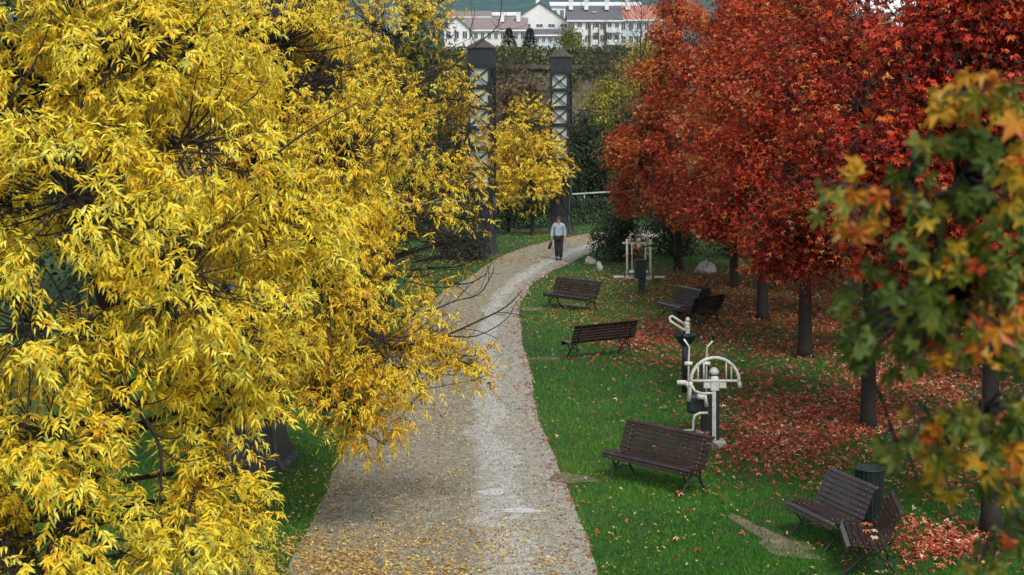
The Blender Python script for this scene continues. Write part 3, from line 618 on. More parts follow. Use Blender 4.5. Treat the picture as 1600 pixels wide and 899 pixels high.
# thin bare tree in front of the right houses
def bare_tree(label, x, y, h, seed):
    r_ = np.random.default_rng(seed); root = empty('bare_tree', (x, y, 0), 0, label, 'tree', GB); t_ = MB(); w_ = MB()
    t_.tube([(0, 0, -.05), (.05, 0, h * .4), (0, 0, h * .75), (.1, 0, h)], [.10, .07, .045, .012], 7)
    for q in range(70):
        z = h * r_.uniform(.3, .97); a_ = r_.uniform(0, 6.28); L_ = (h - z) * .35 + .7; v = np.array([math.cos(a_), math.sin(a_), .9])
        p0 = np.array([.03, 0, z]); p = [p0, p0 + v * L_ * .5, p0 + v * L_ * .9 + [0, 0, .3 * L_]]
        w_.tube(p, [.022, .015, .006], 4, cap=False)
        for k in range(4):
            s0 = p[1] * (1 - k / 4) + p[2] * k / 4; vv = nrm(v + r_.normal(0, .6, 3)) * L_ * .45; w_.tube([s0, s0 + vv, s0 + vv * 1.5 + [0, 0, .15]], [.010, .008, .004], 3, cap=False)
    t_.add(w_.v, w_.f, True); t_.build('trunk', M['barkgrey'], root)
bare_tree('thin leafless tree in front of the red roofed house', 8.2, 98, 13, 3)
bare_tree('thin leafless tree in front of the wall between the towers', -.6, 104, 9.0, 4)
bare_tree('thin leafless tree against the wall right of the right tower', 6.3, 104, 10.2, 9)
bushy('bush', 'dark green spreading bush beside the path bend with rocks at its foot', 'bush', 4.15, 58.6, 1.75, 1.35, .25, .05, 'dgreen', 240, 26, .13, .45, 91, .55, None, nl=9, squash=.7)
bushy('bush', 'low dark bush behind the far white exercise frame', 'bush', 6.3, 60.5, 1.7, 1.5, .25, .05, 'dgreen', 220, 26, .13, .45, 92, .3, None, nl=9, squash=.7)
bushy('bush', 'dark bush behind the boulder under the red trees', 'bush', 9.2, 60.5, 1.9, 1.6, .25, .05, 'dgreen', 220, 26, .14, .45, 93, .35, None, nl=9, squash=.7)
for q, (x, y, r0, lb) in enumerate([(-4.6, 43, 1.3, 'dark low bush under the thinning ash tree'), (-6.5, 40, 1.7, 'dark bush behind the tower base on the left lawn'), (-5.3, 56, 1.6, 'dark bush left of the path bend'), (-9, 36, 2.0, 'broad dark bush hidden among the ash trunks'), (-1.9, 58.6, 1.0, 'dark bush at the foot of the left tower')]):
    bushy('bush', lb, 'bush', x, y, r0 * 1.25, r0, .3, .05, 'dgreen', 240, 26, .14, .4, 95 + q, .35, None, nl=9, squash=.7)

# hedge, rail, retaining wall and ivy
hd0, hd1 = np.array([-9.5, 63.0]), np.array([26, 97.0])
hv = hd1 - hd0; hl = np.linalg.norm(hv); hdir = hv / hl; hn = np.array([hdir[1], -hdir[0]])
root = empty('hedge', (hd0[0], hd0[1], 0), 0, 'long clipped dark hedge behind the far lawn, below the pale rail', 'hedge')
n = 15000; t = rng.random(n) * hl; sgn = rng.uniform(-.42, .42, n); zz = 1.25 * rng.random(n) ** .6
pos = np.stack([hdir[0] * t + hn[0] * sgn, hdir[1] * t + hn[1] * sgn, zz + .05 * rng.normal(0, 1, n)], -1)
batch('crown', 'ash', pos, rng.normal(0, .6, (n, 3)) + [0, -.3, .1], rng.normal(0, .5, (n, 3)) + [0, -.6, .6], rng.uniform(.12, .22, n), .10, .42 + .22 * rng.normal(0, 1, n), M['dgreen'], root)
root = empty('guard_rail', (hd0[0], hd0[1], 0), 0, 'pale painted rail running behind the clipped hedge', 'railing')
off = -hn * 1.1
b = MB(); e0 = off; e1 = hv + off
b.tube([(e0[0], e0[1], 1.42), (e1[0], e1[1], 1.42)], .05, 8); b.build('rail', M['rail'], root)
for q in range(24):
    p = off + hv * q / 23; b = MB(); b.tube([(p[0], p[1], -.05), (p[0], p[1], 1.36)], .035, 6); b.build('post', M['rail'], root)
root = empty('retaining_wall', (0, WALL_Y, 0), 0, 'high brown stone retaining wall below the houses', 'wall')
b = MB(); b.box((0, 0, 4.15), (120, .8, 8.3)); b.build('wall', M['wall'], root)
b = MB(); b.box((0, -.12, 8.45), (120, 1.1, .3)); b.build('coping', M['coping'], root)
b = MB(); b.box((0, .2, 9.1), (120, .3, 1.0)); b.build('parapet', M['concrete'], root)
n = 16000; x = rng.uniform(-34, 34, n); fall = np.abs(rng.normal(0, 1, n)); top = rng.random(n) < .62
hang = 1.2 + 1.0 * np.sin(x * .9) + .8 * np.sin(x * .37 + 1)
z = np.where(top, 9.95 - 1.45 * rng.random(n), 8.6 - fall * np.clip(hang, .2, 3) * 1.2)
kp = z > .5; pos = np.stack([x, WALL_Y - np.where(top, .05 + .25 * rng.random(n), .5 + .25 * rng.random(n)), z], -1)[kp]; n = len(pos)
iv = batch('ivy', 'ash', pos, rng.normal(0, .5, (n, 3)) + [0, -.2, -.6], rng.normal(0, .5, (n, 3)) + [0, -.9, .3], rng.uniform(.20, .36, n), .20, .45 + .25 * rng.normal(0, 1, n), M['mgreen'])
tag(iv, 'grey green ivy hanging over the top of the stone wall', 'ivy')
for q, (px, lb) in enumerate([(795, 'left one of two small dark conifers before the pale low house'), (828, 'right one of two small dark conifers before the pale low house')]):
    x, y = (px - 800) / F * 125, 125; z = float(H(x, y)); root = empty('conifer', (x, y, z), 0, lb, 'tree', 'small conifers above the wall')
    b = MB(); b.tube([(0, 0, -.1), (0, 0, 1.9)], [.07, .02], 6); b.build('trunk', M['bark'], root)
    n = 900; t = rng.random(n); a_ = rng.uniform(0, 6.28, n); rr = .75 * (1 - t) ** .8 * rng.uniform(.4, 1, n)
    pos = np.stack([np.cos(a_) * rr, np.sin(a_) * rr, .15 + 2.0 * t], -1)
    batch('crown', 'ash', pos, np.stack([np.cos(a_), np.sin(a_), -.3 * np.ones(n)], -1), rng.normal(0, .4, (n, 3)) + [0, 0, 1], .28, .08, .12 + .1 * rng.normal(0, 1, n), M['dgreen'], root)
xb, yb = (893 - 800) / F * 116, 116
bushy('bush', 'bright green bush on top of the wall above the right tower', 'bush', xb, yb, 2.3, 1.5, .2, .05, 'ygreen', 160, 22, .22, .45, 110, .25, None, nl=8, gz=float(H(xb, yb)) - .6)
xb, yb = (985 - 800) / F * 116, 116
bushy('bush', 'yellow bush on top of the wall at the red crowns', 'bush', xb, yb, 1.6, 1.6, .2, .05, 'ygreen', 140, 22, .22, .45, 111, .8, None, nl=8, gz=float(H(xb, yb)) - .9)

# ------------------------------------------------------------------ houses on the slope
def house(label, px0, px1, d, py_base, py_eave, py_ridge, depth, wallm, roofm, rows, cols, axis='x', balc=(), chim=(), rz=0, group='houses on the slope above the wall', over=.5, posts=False, sky=0):
    x0, x1 = (px0 - 800) / F * d, (px1 - 800) / F * d; cx = (x0 + x1) / 2; W = x1 - x0
    ze, zr = P(0, py_eave, d)[2], P(0, py_ridge, d)[2]; zg = float(H(cx, d + depth / 2)) - 1.0; zb = P(0, py_base, d)[2]
    root = empty('house', (cx, d, zg), rz, label, 'house', group)
    he, hr = ze - zg, zr - zg; hb = zb - zg; wl = MB()
    if axis == 'x':                                   # ridge parallel to the front
        wl.prism([(0, 0), (depth, 0), (depth, he), (depth / 2, hr - .15), (0, he)], -W / 2, W / 2)
        rf = MB(); t = .22; sl = (hr - he) / (depth / 2)
        for sgn in (0, 1):
            y0_, y1_ = (-over, depth / 2) if sgn == 0 else (depth / 2, depth + over)
            z0_, z1_ = (he - over * sl, hr) if sgn == 0 else (hr, he - over * sl)
            rf.prism([(y0_, z0_), (y1_, z1_), (y1_, z1_ + t), (y0_, z0_ + t)][::1], -W / 2 - over, W / 2 + over)
    else:                                             # gable towards the viewer
        pr = [(-W / 2, 0), (W / 2, 0), (W / 2, he), (0, hr - .15), (-W / 2, he)]
        Mx = Matrix(((0, 1, 0, 0), (1, 0, 0, 0), (0, 0, 1, 0), (0, 0, 0, 1)))
        wl.prism(pr, 0, depth, Mx); rf = MB(); t = .22; sl = (hr - he) / (W / 2)
        for sg in (-1, 1):
            rf.prism([(sg * (W / 2 + over), he - over * sl), (0, hr), (0, hr + t), (sg * (W / 2 + over), he - over * sl + t)], -over, depth + over, Mx)
    wl.build('wall', M[wallm], root); roof = rf.build('roof', M[roofm], root)
    if axis == 'x':
        b = MB(); b.box((0, -over - .06, he - over * sl + .12), (W + 2 * over, .12, .34)); b.build('gutter_board', M['winframe'], root)
    for (cx_, cz_) in chim:
        b = MB(); b.box((cx_ * W / 2, depth * .3, hr + .1), (.9, .9, 2.0)); b.box((cx_ * W / 2, depth * .3, hr + 1.2), (1.1, 1.1, .2)); b.build('chimney', M['render_white'], roof)
    for q in range(sky):
        b = MB(); yy_ = depth * .25; b.box(((q - .5 * (sky - 1)) * W * .3, yy_, he + sl * yy_ + .30), (1.0, 1.2, .16)); b.build('skylight', M['paleroof'], roof)
    fh = (he - hb) / max(1, rows)
    for r0 in range(rows):
        for c0 in range(cols):
            xx_ = (c0 + .5) / cols * W - W / 2; z_ = hb + r0 * fh + fh * .52
            ww, wh = min(W / cols * .52, 1.5), fh * .5
            f_ = MB(); f_.box((xx_, -.03, z_), (ww + .24, .1, wh + .24)); fo = f_.build('window', M['winframe'], root)
            g_ = MB(); g_.box((xx_ - ww / 4 - .02, -.10, z_), (ww / 2 - .04, .06, wh)); g_.box((xx_ + ww / 4 + .02, -.10, z_), (ww / 2 - .04, .06, wh)); g_.build('pane', M['glass'], fo)
    for (r0, xa, xb_) in balc:
        z_ = hb + r0 * fh; b = MB(); b.box(((xa + xb_) / 2 * W / 2, -.75, z_), ((xb_ - xa) * W / 2, 1.4, .18)); b.box(((xa + xb_) / 2 * W / 2, -1.4, z_ + .58), ((xb_ - xa) * W / 2, .1, 1.0)); b.build('balcony', M['render_white'], root)
    if posts:
        for xa in (-.99, -.62, -.2, .12, .4):
            b = MB(); b.box((xa * W / 2, -.35, he / 2 + hb / 2), (.42, .5, he - hb)); b.build('post', M['woodframe'], root)
    return root
house('white gabled house with a steep dark roof edge, tallest on the slope', 796, 890, 360, 62, 36, 4, 14, 'render_white', 'slate', 3, 5, 'y', chim=[(-.05, 0)])
house('low grey blue annex with a slate roof in front of the gabled house', 826, 892, 340, 70, 55, 46, 6, 'render_blue', 'slate', 1, 7, 'x')
house('long white block with balconies, timber posts and a broad slate roof', 889, 970, 350, 70, 32, 8, 13, 'render_white', 'slate', 2, 7, 'x', balc=[(1, -.75, -.5), (1, -.05, .1), (1, .45, .98), (0, -.1, .1), (0, .45, .98)], chim=[(-.9, 0), (-.3, 0), (.5, 0)], posts=True, sky=1)
house('pale blue house with a red tiled roof beside the slate roofed block', 968, 1040, 356, 72, 31, 8, 12, 'render_blue', 'redtile', 2, 6, 'x', chim=[(-.6, 0)])
house('long low cream house with a brown grey tiled roof', 728, 822, 345, 66, 47, 27, 11, 'render_cream', 'browntile', 1, 9, 'x', chim=[(.2, 0), (.75, 0)])
house('small white gabled house at the left end of the row', 694, 733, 340, 66, 44, 27, 12, 'render_white', 'browntile', 1, 3, 'y')
house('pale house with a brownish roof behind the left end of the row', 700, 765, 400, 40, 27, 17, 10, 'render_cream', 'browntile', 1, 5, 'x')
house('pale grey house half hidden behind the long low cream house', 762, 808, 410, 40, 24, 19, 9, 'render_white', 'paleroof', 1, 4, 'x')
house('house with a pale sheet roof behind the slate roofed block', 862, 905, 420, 40, 9, 3, 9, 'render_white', 'paleroof', 1, 4, 'x')
house('house with a wide pale sheet roof behind the red tiled roof', 912, 1000, 425, 40, 9, 3, 9, 'render_white', 'paleroof', 1, 6, 'x')
house('white house glimpsed through the red crowns at the upper right', 1330, 1440, 330, 60, 18, -6, 10, 'render_white', 'paleroof', 2, 5, 'x')

# ------------------------------------------------------------------ lattice towers
def tower(label, x, y, rz, h=8.6, wd=.95, flare=.2):
    root = empty('lattice_tower', (x, y, 0), rz, label, 'tower', 'lattice towers along the path')
    q = wd / 2; b = MB(); e = q + .08
    zt = h - .42
    b.add([(-e, -e, zt), (e, -e, zt), (e, e, zt), (-e, e, zt), (-e, -e, zt + .05), (e, -e, zt + .05), (e, e, zt + .05), (-e, e, zt + .05), (0, 0, h)], [[3, 2, 1, 0], [0, 1, 5, 4], [1, 2, 6, 5], [2, 3, 7, 6], [3, 0, 4, 7], [4, 5, 8], [5, 6, 8], [6, 7, 8], [7, 4, 8]])
    b.build('roof', M['towerroof'], root)
    b = MB(); b.box((0, 0, zt - .33), (wd + .05, wd + .05, .64))
    b.build('head_box', M['towersheet'], root)
    for sx in (-1, 1):
        for sy in (-1, 1):
            b = MB(); b.tube([(sx * q, sy * q, .02), (sx * q, sy * q, zt - .64)], .058, 4); b.build('post', M['towersteel'], root)
    z1 = zt - .70; z0 = 2.6; n = 6; st = (z1 - z0) / n
    for k in range(n + 1):
        z = z0 + st * k
        for (cx, cy, sx, sy) in ((0, -q, wd, .09), (0, q, wd, .09), (-q, 0, .09, wd), (q, 0, .09, wd)):
            bm = MB(); bm.box((cx * 1.02, cy * 1.02, z), (sx - .02, sy - .003, .15)); bm.build('beam', M['towersteel'], root)
    for k in range(n):
        za, zb = z0 + st * k + .07, z0 + st * (k + 1) - .07
        for (a_, c_) in (((-1, -1), (1, -1)), ((1, -1), (1, 1)), ((1, 1), (-1, 1)), ((-1, 1), (-1, -1))):
            pa = np.array([a_[0] * q * .98, a_[1] * q * .98]); pc = np.array([c_[0] * q * .98, c_[1] * q * .98]); m_ = (pa + pc) / 2; o_ = nrm(m_) * .025
            br = MB(); br.tube([(*(pa + o_), za), (*(pc + o_), zb)], .032, 4); br.tube([(*(pa + o_ * 2), zb), (*(pc + o_ * 2), za)], .032, 4); br.build('cross_brace', M['towersteel'], root)
        pn = MB(); pn.box((0, -q * .86, (za + zb) / 2), (wd * .84, .03, zb - za)); pn.build('pane', M['towerpanel'], root)
    b = MB()
    ws = q * 1.02
    b.box((0, 0, 1.72), (2 * ws, 2 * ws, 1.6)); sh = b.build('base_panel', M['towersheet'], root)
    b = MB()
    for sgn in (-1, 1):
        b.tube([(-q, -ws - .03, 1.75 - sgn * .7), (q, -ws - .03, 1.75 + sgn * .7)], .03, 4)
        b.tube([(ws + .03, -q, 1.75 - sgn * .7), (ws + .03, q, 1.75 + sgn * .7)], .03, 4)
    b.box((0, 0, .90), (2 * ws + .08, 2 * ws + .08, .10)); b.build('base_brace', M['towersteel'], root)
    b = MB(); prof = [(0.0, flare), (.10, flare * .66), (.28, flare * .34), (.55, flare * .12 + .01), (.86, .012)]
    vs = []; 
    for (z, o_) in prof: vs += [(-ws - o_, -ws - o_, z), (ws + o_, -ws - o_, z), (ws + o_, ws + o_, z), (-ws - o_, ws + o_, z)]
    fs = [[i_ * 4 + k, i_ * 4 + (k + 1) % 4, i_ * 4 + 4 + (k + 1) % 4, i_ * 4 + 4 + k] for i_ in range(4) for k in range(4)]
    b.add(vs, fs); fo = b.build('flared_skirt', M['towersheet'], root)
    for (cx, cy) in ((1, -1),):
        b = MB(); b.tube([((ws + o_ + .01) * cx, (ws + o_ + .01) * cy, z + .02) for (z, o_) in prof], [.05, .045, .035, .03, .025], 6)
        b.build('lit_corner_edge', M['concrete'] if flare > .3 else M['towerroof'], fo)  # lighter strip added on this corner stands for the lit skirt edge
    return root
tower('left one of the two far lattice towers, half behind yellow leaves', -1.2, 61, R(-14), wd=.86)
tower('right one of the two far lattice towers, behind the walking person', 2.25, 70.5, R(-12), h=8.5, wd=.80)
tower('nearest lattice tower, only its flared base showing below the ash tree', -4.42, 26.2, R(-5), h=8.6, wd=.8, flare=.30)

# ------------------------------------------------------------------ benches
def bench_proto(L, dp=1.0):
    root = empty('park_bench', (0, 0, 0))
    # profile of slat centres (y front -> back, z): seat curls down in front, back leans
    seat = [(-.335, .375, -70), (-.315, .425, -25), (-.245, .438, 4), (-.175, .430, 8), (-.105, .420, 6), (-.035, .415, 2), (.035, .420, -12)]
    back = [(.085, .470, -52), (.110, .535, -66), (.136, .603, -68), (.163, .672, -68), (.190, .741, -68), (.222, .808, -60), (.268, .855, -28)]
    def slats(lst):
        b = MB()
        for (y, z, a_) in lst:
            Mx = Matrix.Translation((0, y * dp, z)) @ Matrix.Rotation(R(-a_), 4, 'X')
            b.box((0, 0, 0), (L, .063 * (1 if dp == 1 else 1.1), .026), M=Mx, bev=.006)
        return b
    ob_s = slats(seat).build('seat', M['wood'], root); ob_b = slats(back).build('backrest', M['wood'], root)
    for sx in (-1, 1):
        x = sx * (L / 2 - .17); b = MB()
        def arc(pts, r0): b.tube([(x, y * dp, z) for y, z in pts], r0, 6)
        arc([(-.345, .34), (-.30, .398), (-.2, .405), (-.1, .392), (0, .388), (.055, .41), (.12, .49), (.2, .69), (.235, .78), (.285, .835)], .017)   # carrier under the slats
        arc([(-.40, .0), (-.36, .02), (-.27, .12), (-.17, .24), (-.08, .30), (.02, .30), (.10, .22), (.17, .11), (.24, .02), (.285, 0)], .018)          # arched leg
        arc([(-.29, .39), (-.275, .30), (-.21, .20)], .014); arc([(.08, .43), (.115, .33), (.11, .22)], .014)
        arc([(-.03 + .075 * math.cos(k * .7), .335 + .05 * math.sin(k * .7)) for k in range(10)], .010)
        arc([(-.20, .37), (-.11, .29), (0, .37)], .010); arc([(-.245, .14), (-.03, .20), (.16, .13)], .009)
        arc([(.12, .42), (.2, .52), (.215, .64)], .010)
        for y in (-.40, .285): b.box((x, y * dp, .008), (.07, .06, .018))
        b.build('leg', M['iron'], root)
    b = MB(); b.lathe([(.009, .013), (.008, .017), (.003, .019)], (0, 0, 0), 6); bo = b.build('bolt', M['steelbolt']); first = True
    for sx in (-1, 1):
        for (y, z, a_) in seat + back:
            o = bo if first else bo.copy()
            if not first: COL.objects.link(o)
            first = False; o.parent = ob_s if (y, z, a_) in seat else ob_b
            o.location = (sx * (L / 2 - .17), y * dp, z); o.rotation_euler = (R(-a_), 0, 0)
    return root
def copy_tree(o, parent=None):
    c = o.copy(); COL.objects.link(c)
    if parent: c.parent = parent
    for ch in list(o.children): copy_tree(ch, c)
    return c
GBN = 'brown slatted park benches on the lawn'
long_b = bench_proto(1.85); short_b = bench_proto(1.22, 1.18)
spots = [(long_b, 2.36, 24.65, -47, 'wet dark brown bench in front of the white arched exercise machine'), (long_b, 1.80, 45.1, -46, 'brown bench facing the path bend, farthest up the lawn'), (long_b, 2.13, 36.7, 212, 'dark bench turned with its back to the viewer, close to the path'),
         (short_b, 4.50, 21.50, -70, 'short brown bench left of the lower litter bin, seen from the front'), (short_b, 4.78, 20.33, -97, 'short brown bench with fallen leaves on its seat, at the bottom right'),
         (short_b, 4.72, 43.1, -64, 'short brown bench left of the upper litter bin on red leaves'), (short_b, 5.18, 41.7, -140, 'short dark bench seen from behind, in front of the upper litter bin')]
used = set()
for (pr, x, y, a_, lb) in spots:
    o = pr if id(pr) not in used else copy_tree(pr); used.add(id(pr))
    o.location = (x, y, 0); o.rotation_euler = (0, 0, R(a_)); tag(o, lb, 'bench', GBN)

# litter bins
def bin_proto():
    root = empty('litter_bin', (0, 0, 0)); b = MB()
    b.lathe([(.175, .08), (.185, .09), (.205, .78), (.215, .80), (.215, .83), (.195, .83), (.185, .55)], n=20); b.build('body', M['binpaint'], root)
    b = MB()
    for k in range(20):
        a_ = k * math.pi / 10; b.tube([(.188 * math.cos(a_), .188 * math.sin(a_), .11), (.207 * math.cos(a_), .207 * math.sin(a_), .77)], .008, 4)
    b.build('ribs', M['binpaint'], root)
    b = MB(); b.lathe([(.13, -.02), (.13, .0), (.11, .10)], n=14); b.build('foot', M['iron'], root)
    b = MB(); b.tube([(.22 * math.cos(k * math.pi / 10), .22 * math.sin(k * math.pi / 10), .82) for k in range(21)], .012, 5); b.build('rim', M['iron'], root)
    return root
bp = bin_proto()
for k, (x, y, lb) in enumerate([(5.2, 22.35, 'dark blue green litter bin between the two short benches, nearest'), (5.42, 43.6, 'dark litter bin standing among red leaves between two short benches')]):
    o = bp if k == 0 else copy_tree(bp); o.location = (x, y, 0); tag(o, lb, 'litter bin', 'litter bins beside the benches')
g = G(1000, 458); root = empty('litter_bin', (g[0], g[1], 0), R(10), 'narrow dark green box bin on a post before the far white frame', 'litter bin')
b = MB(); b.box((.06, 0, .3), (.2, .12, .62), bev=.01); b.build('post', M['darkpaint'], root)
b = MB(); b.box((0, 0, .75), (.34, .28, .55), bev=.015); b.box((0, 0, 1.04), (.38, .32, .05), bev=.01); b.build('body', M['binpaint'], root)

# ------------------------------------------------------------------ exercise machines
GE = 'outdoor exercise machines on the lawn'
g = G(1116, 697)
root = empty('exercise_machine', (g[0], g[1], 0), R(0), 'white exercise machine with an upright half wheel arch and dome cap', 'exercise machine', GE)
b = MB(); b.box((0, 0, .66), (.17, .13, 1.32), bev=.012); b.build('post', M['darkpaint'], root)
b = MB(); b.box((-.015, -.085, .62), (.07, .03, 1.0), bev=.008); b.build('rail', M['white'], root)
b = MB(); b.box((0.02, -.02, .05), (.34, .30, .13), bev=.02); b.build('footing', M['concrete'], root)
b = MB(); b.lathe([(.085, 1.10), (.095, 1.12), (.095, 1.24), (.075, 1.26)], n=16); b.box((0, -.09, 1.10), (.15, .05, .2), bev=.01); b.build('hub', M['white'], root)
b = MB(); b.lathe([(.092, 1.285), (.088, 1.33), (.065, 1.375), (.03, 1.40), (.004, 1.405)], n=16); b.build('cap', M['white'], root)
b = MB(); Rr = .43
b.tube([(Rr * math.cos(math.pi * k / 20) * 1.0, -.10, 1.16 + Rr * 1.0 * math.sin(math.pi * k / 20)) for k in range(21)], .030, 10)
b.tube([(Rr, -.10, 1.16), (Rr + .01, -.12, 1.06)], .038, 8); b.tube([(-Rr, -.10, 1.16), (-Rr - .01, -.12, 1.06)], .038, 8)
b.tube([(-Rr, -.10, 1.18), (Rr, -.10, 1.18)], .024, 8); b.build('arch', M['white'], root)
for xx_ in (-.30, -.20, .20, .29):
    b = MB(); b.tube([(xx_, -.10, 1.19), (xx_, -.10, 1.16 + math.sqrt(Rr * Rr - xx_ * xx_))], .015, 7); b.build('spoke', M['white'], root)
b = MB()
for sx in (-1, 1): b.prism([(-.105, 1.16), (-.085, 1.16), (-.085, 1.05), (-.105, 1.05)], sx * .08, sx * .2)
b.tube([(-.41, -.12, 1.10), (-.36, -.12, 1.0), (-.24, -.12, .96), (-.05, -.10, .96)], .022, 7); b.build('bracket', M['white'], root)

g = G(1101, 679)
root = empty('exercise_machine', (g[0], g[1] + .1, 0), 0, 'white and black stepping machine with two swinging handle rods', 'exercise machine', GE)
b = MB(); b.box((.02, 0, .68), (.15, .14, 1.38), bev=.012); b.build('post', M['darkpaint'], root)
b = MB(); b.box((0.0, -.0, .02), (.30, .26, .05), bev=.01); b.build('footing', M['concrete'], root)
for sx, top in ((-1, (-.42, 1.83)), (1, (.13, 1.80))):
    x0 = -.30 if sx < 0 else .03; b = MB()
    b.tube([(x0 + .0, -.10, .72), (x0, -.12, 1.38), (x0 + .01, -.14, 1.62), (top[0] + .02, -.18, top[1] - .05)], .019, 7); ro = b.build('handle_rod', M['white'], root)
    b = MB(); b.tube([(x0 - .07, -.12, 1.31), (x0 + .07, -.12, 1.31)], .038, 8); b.build('joint', M['white'], ro)
    b = MB(); b.tube([(top[0] + .02, -.18, top[1] - .05), (top[0] + (.0 if sx > 0 else -.04), -.20, top[1] + .12)], .026, 7); b.build('grip', M['iron'], ro)
b = MB(); b.tube([(-.45, -.15, .95), (-.35, -.15, .96), (-.28, -.12, .85), (-.30, -.14, .62)], .042, 8); b.tube([(-.52, -.2, .97), (-.36, -.2, .97)], .05, 8); b.build('pedal', M['white'], root)
b = MB(); b.tube([(-.12, -.14, .74), (.0, -.14, .70), (.03, -.14, .52)], .042, 8); b.tube([(-.15, -.2, .72), (-.02, -.2, .70)], .05, 8); b.build('pedal', M['white'], root)
b = MB(); b.box((-.16, -.02, .55), (.32, .2, .34), bev=.05); b.build('gear_case', M['darkpaint'], root)
b = MB(); b.tube([(.05, -.12, .40), (-.10, -.14, .40), (-.19, -.16, .36), (-.22, -.18, .26), (-.22, -.18, .10), (-.40, -.18, .08)], .026, 8); b.build('foot_bar', M['white'], root)

g = G(1071, 613)
root = empty('exercise_machine', (g[0], g[1], 0), 0, 'black exercise post with round dark tray and white crank loop', 'exercise machine', GE)
b = MB(); b.tube([(0, 0, -.02), (0, 0, 1.36)], .075, 12); b.build('post', M['darkpaint'], root)
b = MB(); b.lathe([(.08, .98), (.17, 1.08), (.24, 1.20), (.245, 1.23), (.225, 1.23), (.15, 1.15)], n=20); b.build('tray', M['darkpaint'], root)
b = MB(); b.lathe([(.05, 1.36), (.065, 1.38), (.065, 1.47), (.05, 1.49)], (.03, 0, 0), 12); b.lathe([(.055, 1.50), (.05, 1.54), (.03, 1.575), (.004, 1.585)], (.05, 0, 0), 12); b.box((.04, -.07, 1.32), (.09, .05, .16), bev=.01); b.build('hub', M['white'], root)
b = MB(); b.tube([(-.02, -.08, 1.44), (-.30, -.16, 1.63), (-.35, -.16, 1.60), (-.34, -.20, 1.53), (-.05, -.12, 1.33), (-.02, -.08, 1.33)], .028, 8); b.build('crank', M['white'], root)

g = G(998, 436)
root = empty('exercise_machine', (g[0], g[1], 0), R(-6), 'far white walking frame with hanging pedals, under orange leaves', 'exercise machine', GE)
for sx in (-1, 1):
    b = MB(); b.tube([(sx * .40, 0, .04), (sx * .40, 0, 1.36)], .042, 8); b.build('post', M['white'], root)
    b = MB(); b.tube([(sx * .24, -.05, 1.2), (sx * .22, -.10, .3)], .026, 7); b.box((sx * .22, -.12, .26), (.2, .42, .07), bev=.02); b.build('pedal', M['white'], root)
    b = MB(); b.tube([(sx * .30, -.02, 1.22), (sx * .28, -.14, 1.42), (sx * .28, -.2, 1.52)], .028, 7); b.build('handle', M['white'], root)
b = MB(); b.tube([(-.56, 0, 1.22), (.48, 0, 1.22)], .040, 8); b.tube([(0, -.03, 1.2), (0, -.03, 1.05)], .07, 8); b.lathe([(.09, 1.29), (.08, 1.35), (.04, 1.4), (.004, 1.41)], n=12); b.build('crossbar', M['white'], root)
b = MB(); b.box((0, -.3, .05), (.9, .09, .09), bev=.01); b.box((0, .3, .05), (.9, .09, .09), bev=.01); b.box((-.40, 0, .05), (.09, .51, .09), bev=.01); b.box((.40, 0, .05), (.09, .51, .09), bev=.01); b.box((-.68, -.05, .07), (.36, .3, .06), bev=.01); b.box((.72, -.05, .07), (.36, .3, .06), bev=.01); b.build('base', M['white'], root)

# white low wall seen between the trunks
root = MB(); root.box((0, 0, .45), (9, .3, .9)); root.box((0, 0, .94), (9.1, .4, .08)); o = root.build('garden_wall', M['render_white']); o.location = (13.2, 67, 0); tag(o, 'low white wall glimpsed between the far sweetgum trunks', 'wall')

# rocks
def rock(label, px, py, sx, sy, sz, seed, peak=False):
    r_ = np.random.default_rng(seed); g = G(px, py); b = MB(); vs = []; n, m_ = 12, 7
    ph = r_.uniform(0, 6.28, 6)
    for i_ in range(m_ + 1):
        th = math.pi * i_ / m_
        for k in range(n):
            a_ = 2 * math.pi * k / n; v = np.array([math.sin(th) * math.cos(a_), math.sin(th) * math.sin(a_), math.cos(th)])
            q = 1 + .22 * math.sin(3 * a_ + ph[0]) * math.sin(2 * th) + .18 * math.cos(2 * a_ + ph[1] + th) + .08 * math.sin(7 * a_ + 4 * th + ph[2])
            if peak and v[2] > 0: v = np.array([v[0] * (1 - .55 * v[2]) + .25 * v[2], v[1], v[2]])
            z = v[2] * sz * q; vs.append((v[0] * sx * q, v[1] * sy * q, max(z, -.1) if v[2] < 0 else z * (1 - .25 * v[0])))
    fs = [[i_ * n + k, i_ * n + (k + 1) % n, (i_ + 1) * n + (k + 1) % n, (i_ + 1) * n + k][::-1] for i_ in range(m_) for k in range(n)]
    b.add(vs, fs); o = b.build('rock', M['rock']); o.location = (g[0], g[1], .02); tag(o, label, 'rock', 'rocks on the far lawn')
rock('pale pointed boulder on the grass under the red trees', 1101, 426, .38, .3, .38, 1, True)
rock('flat beige rock at the path edge below the dark bush', 922, 412, .26, .2, .2, 2)
rock('small tilted grey rock in front of the dark bush', 937, 422, .13, .16, .24, 3)

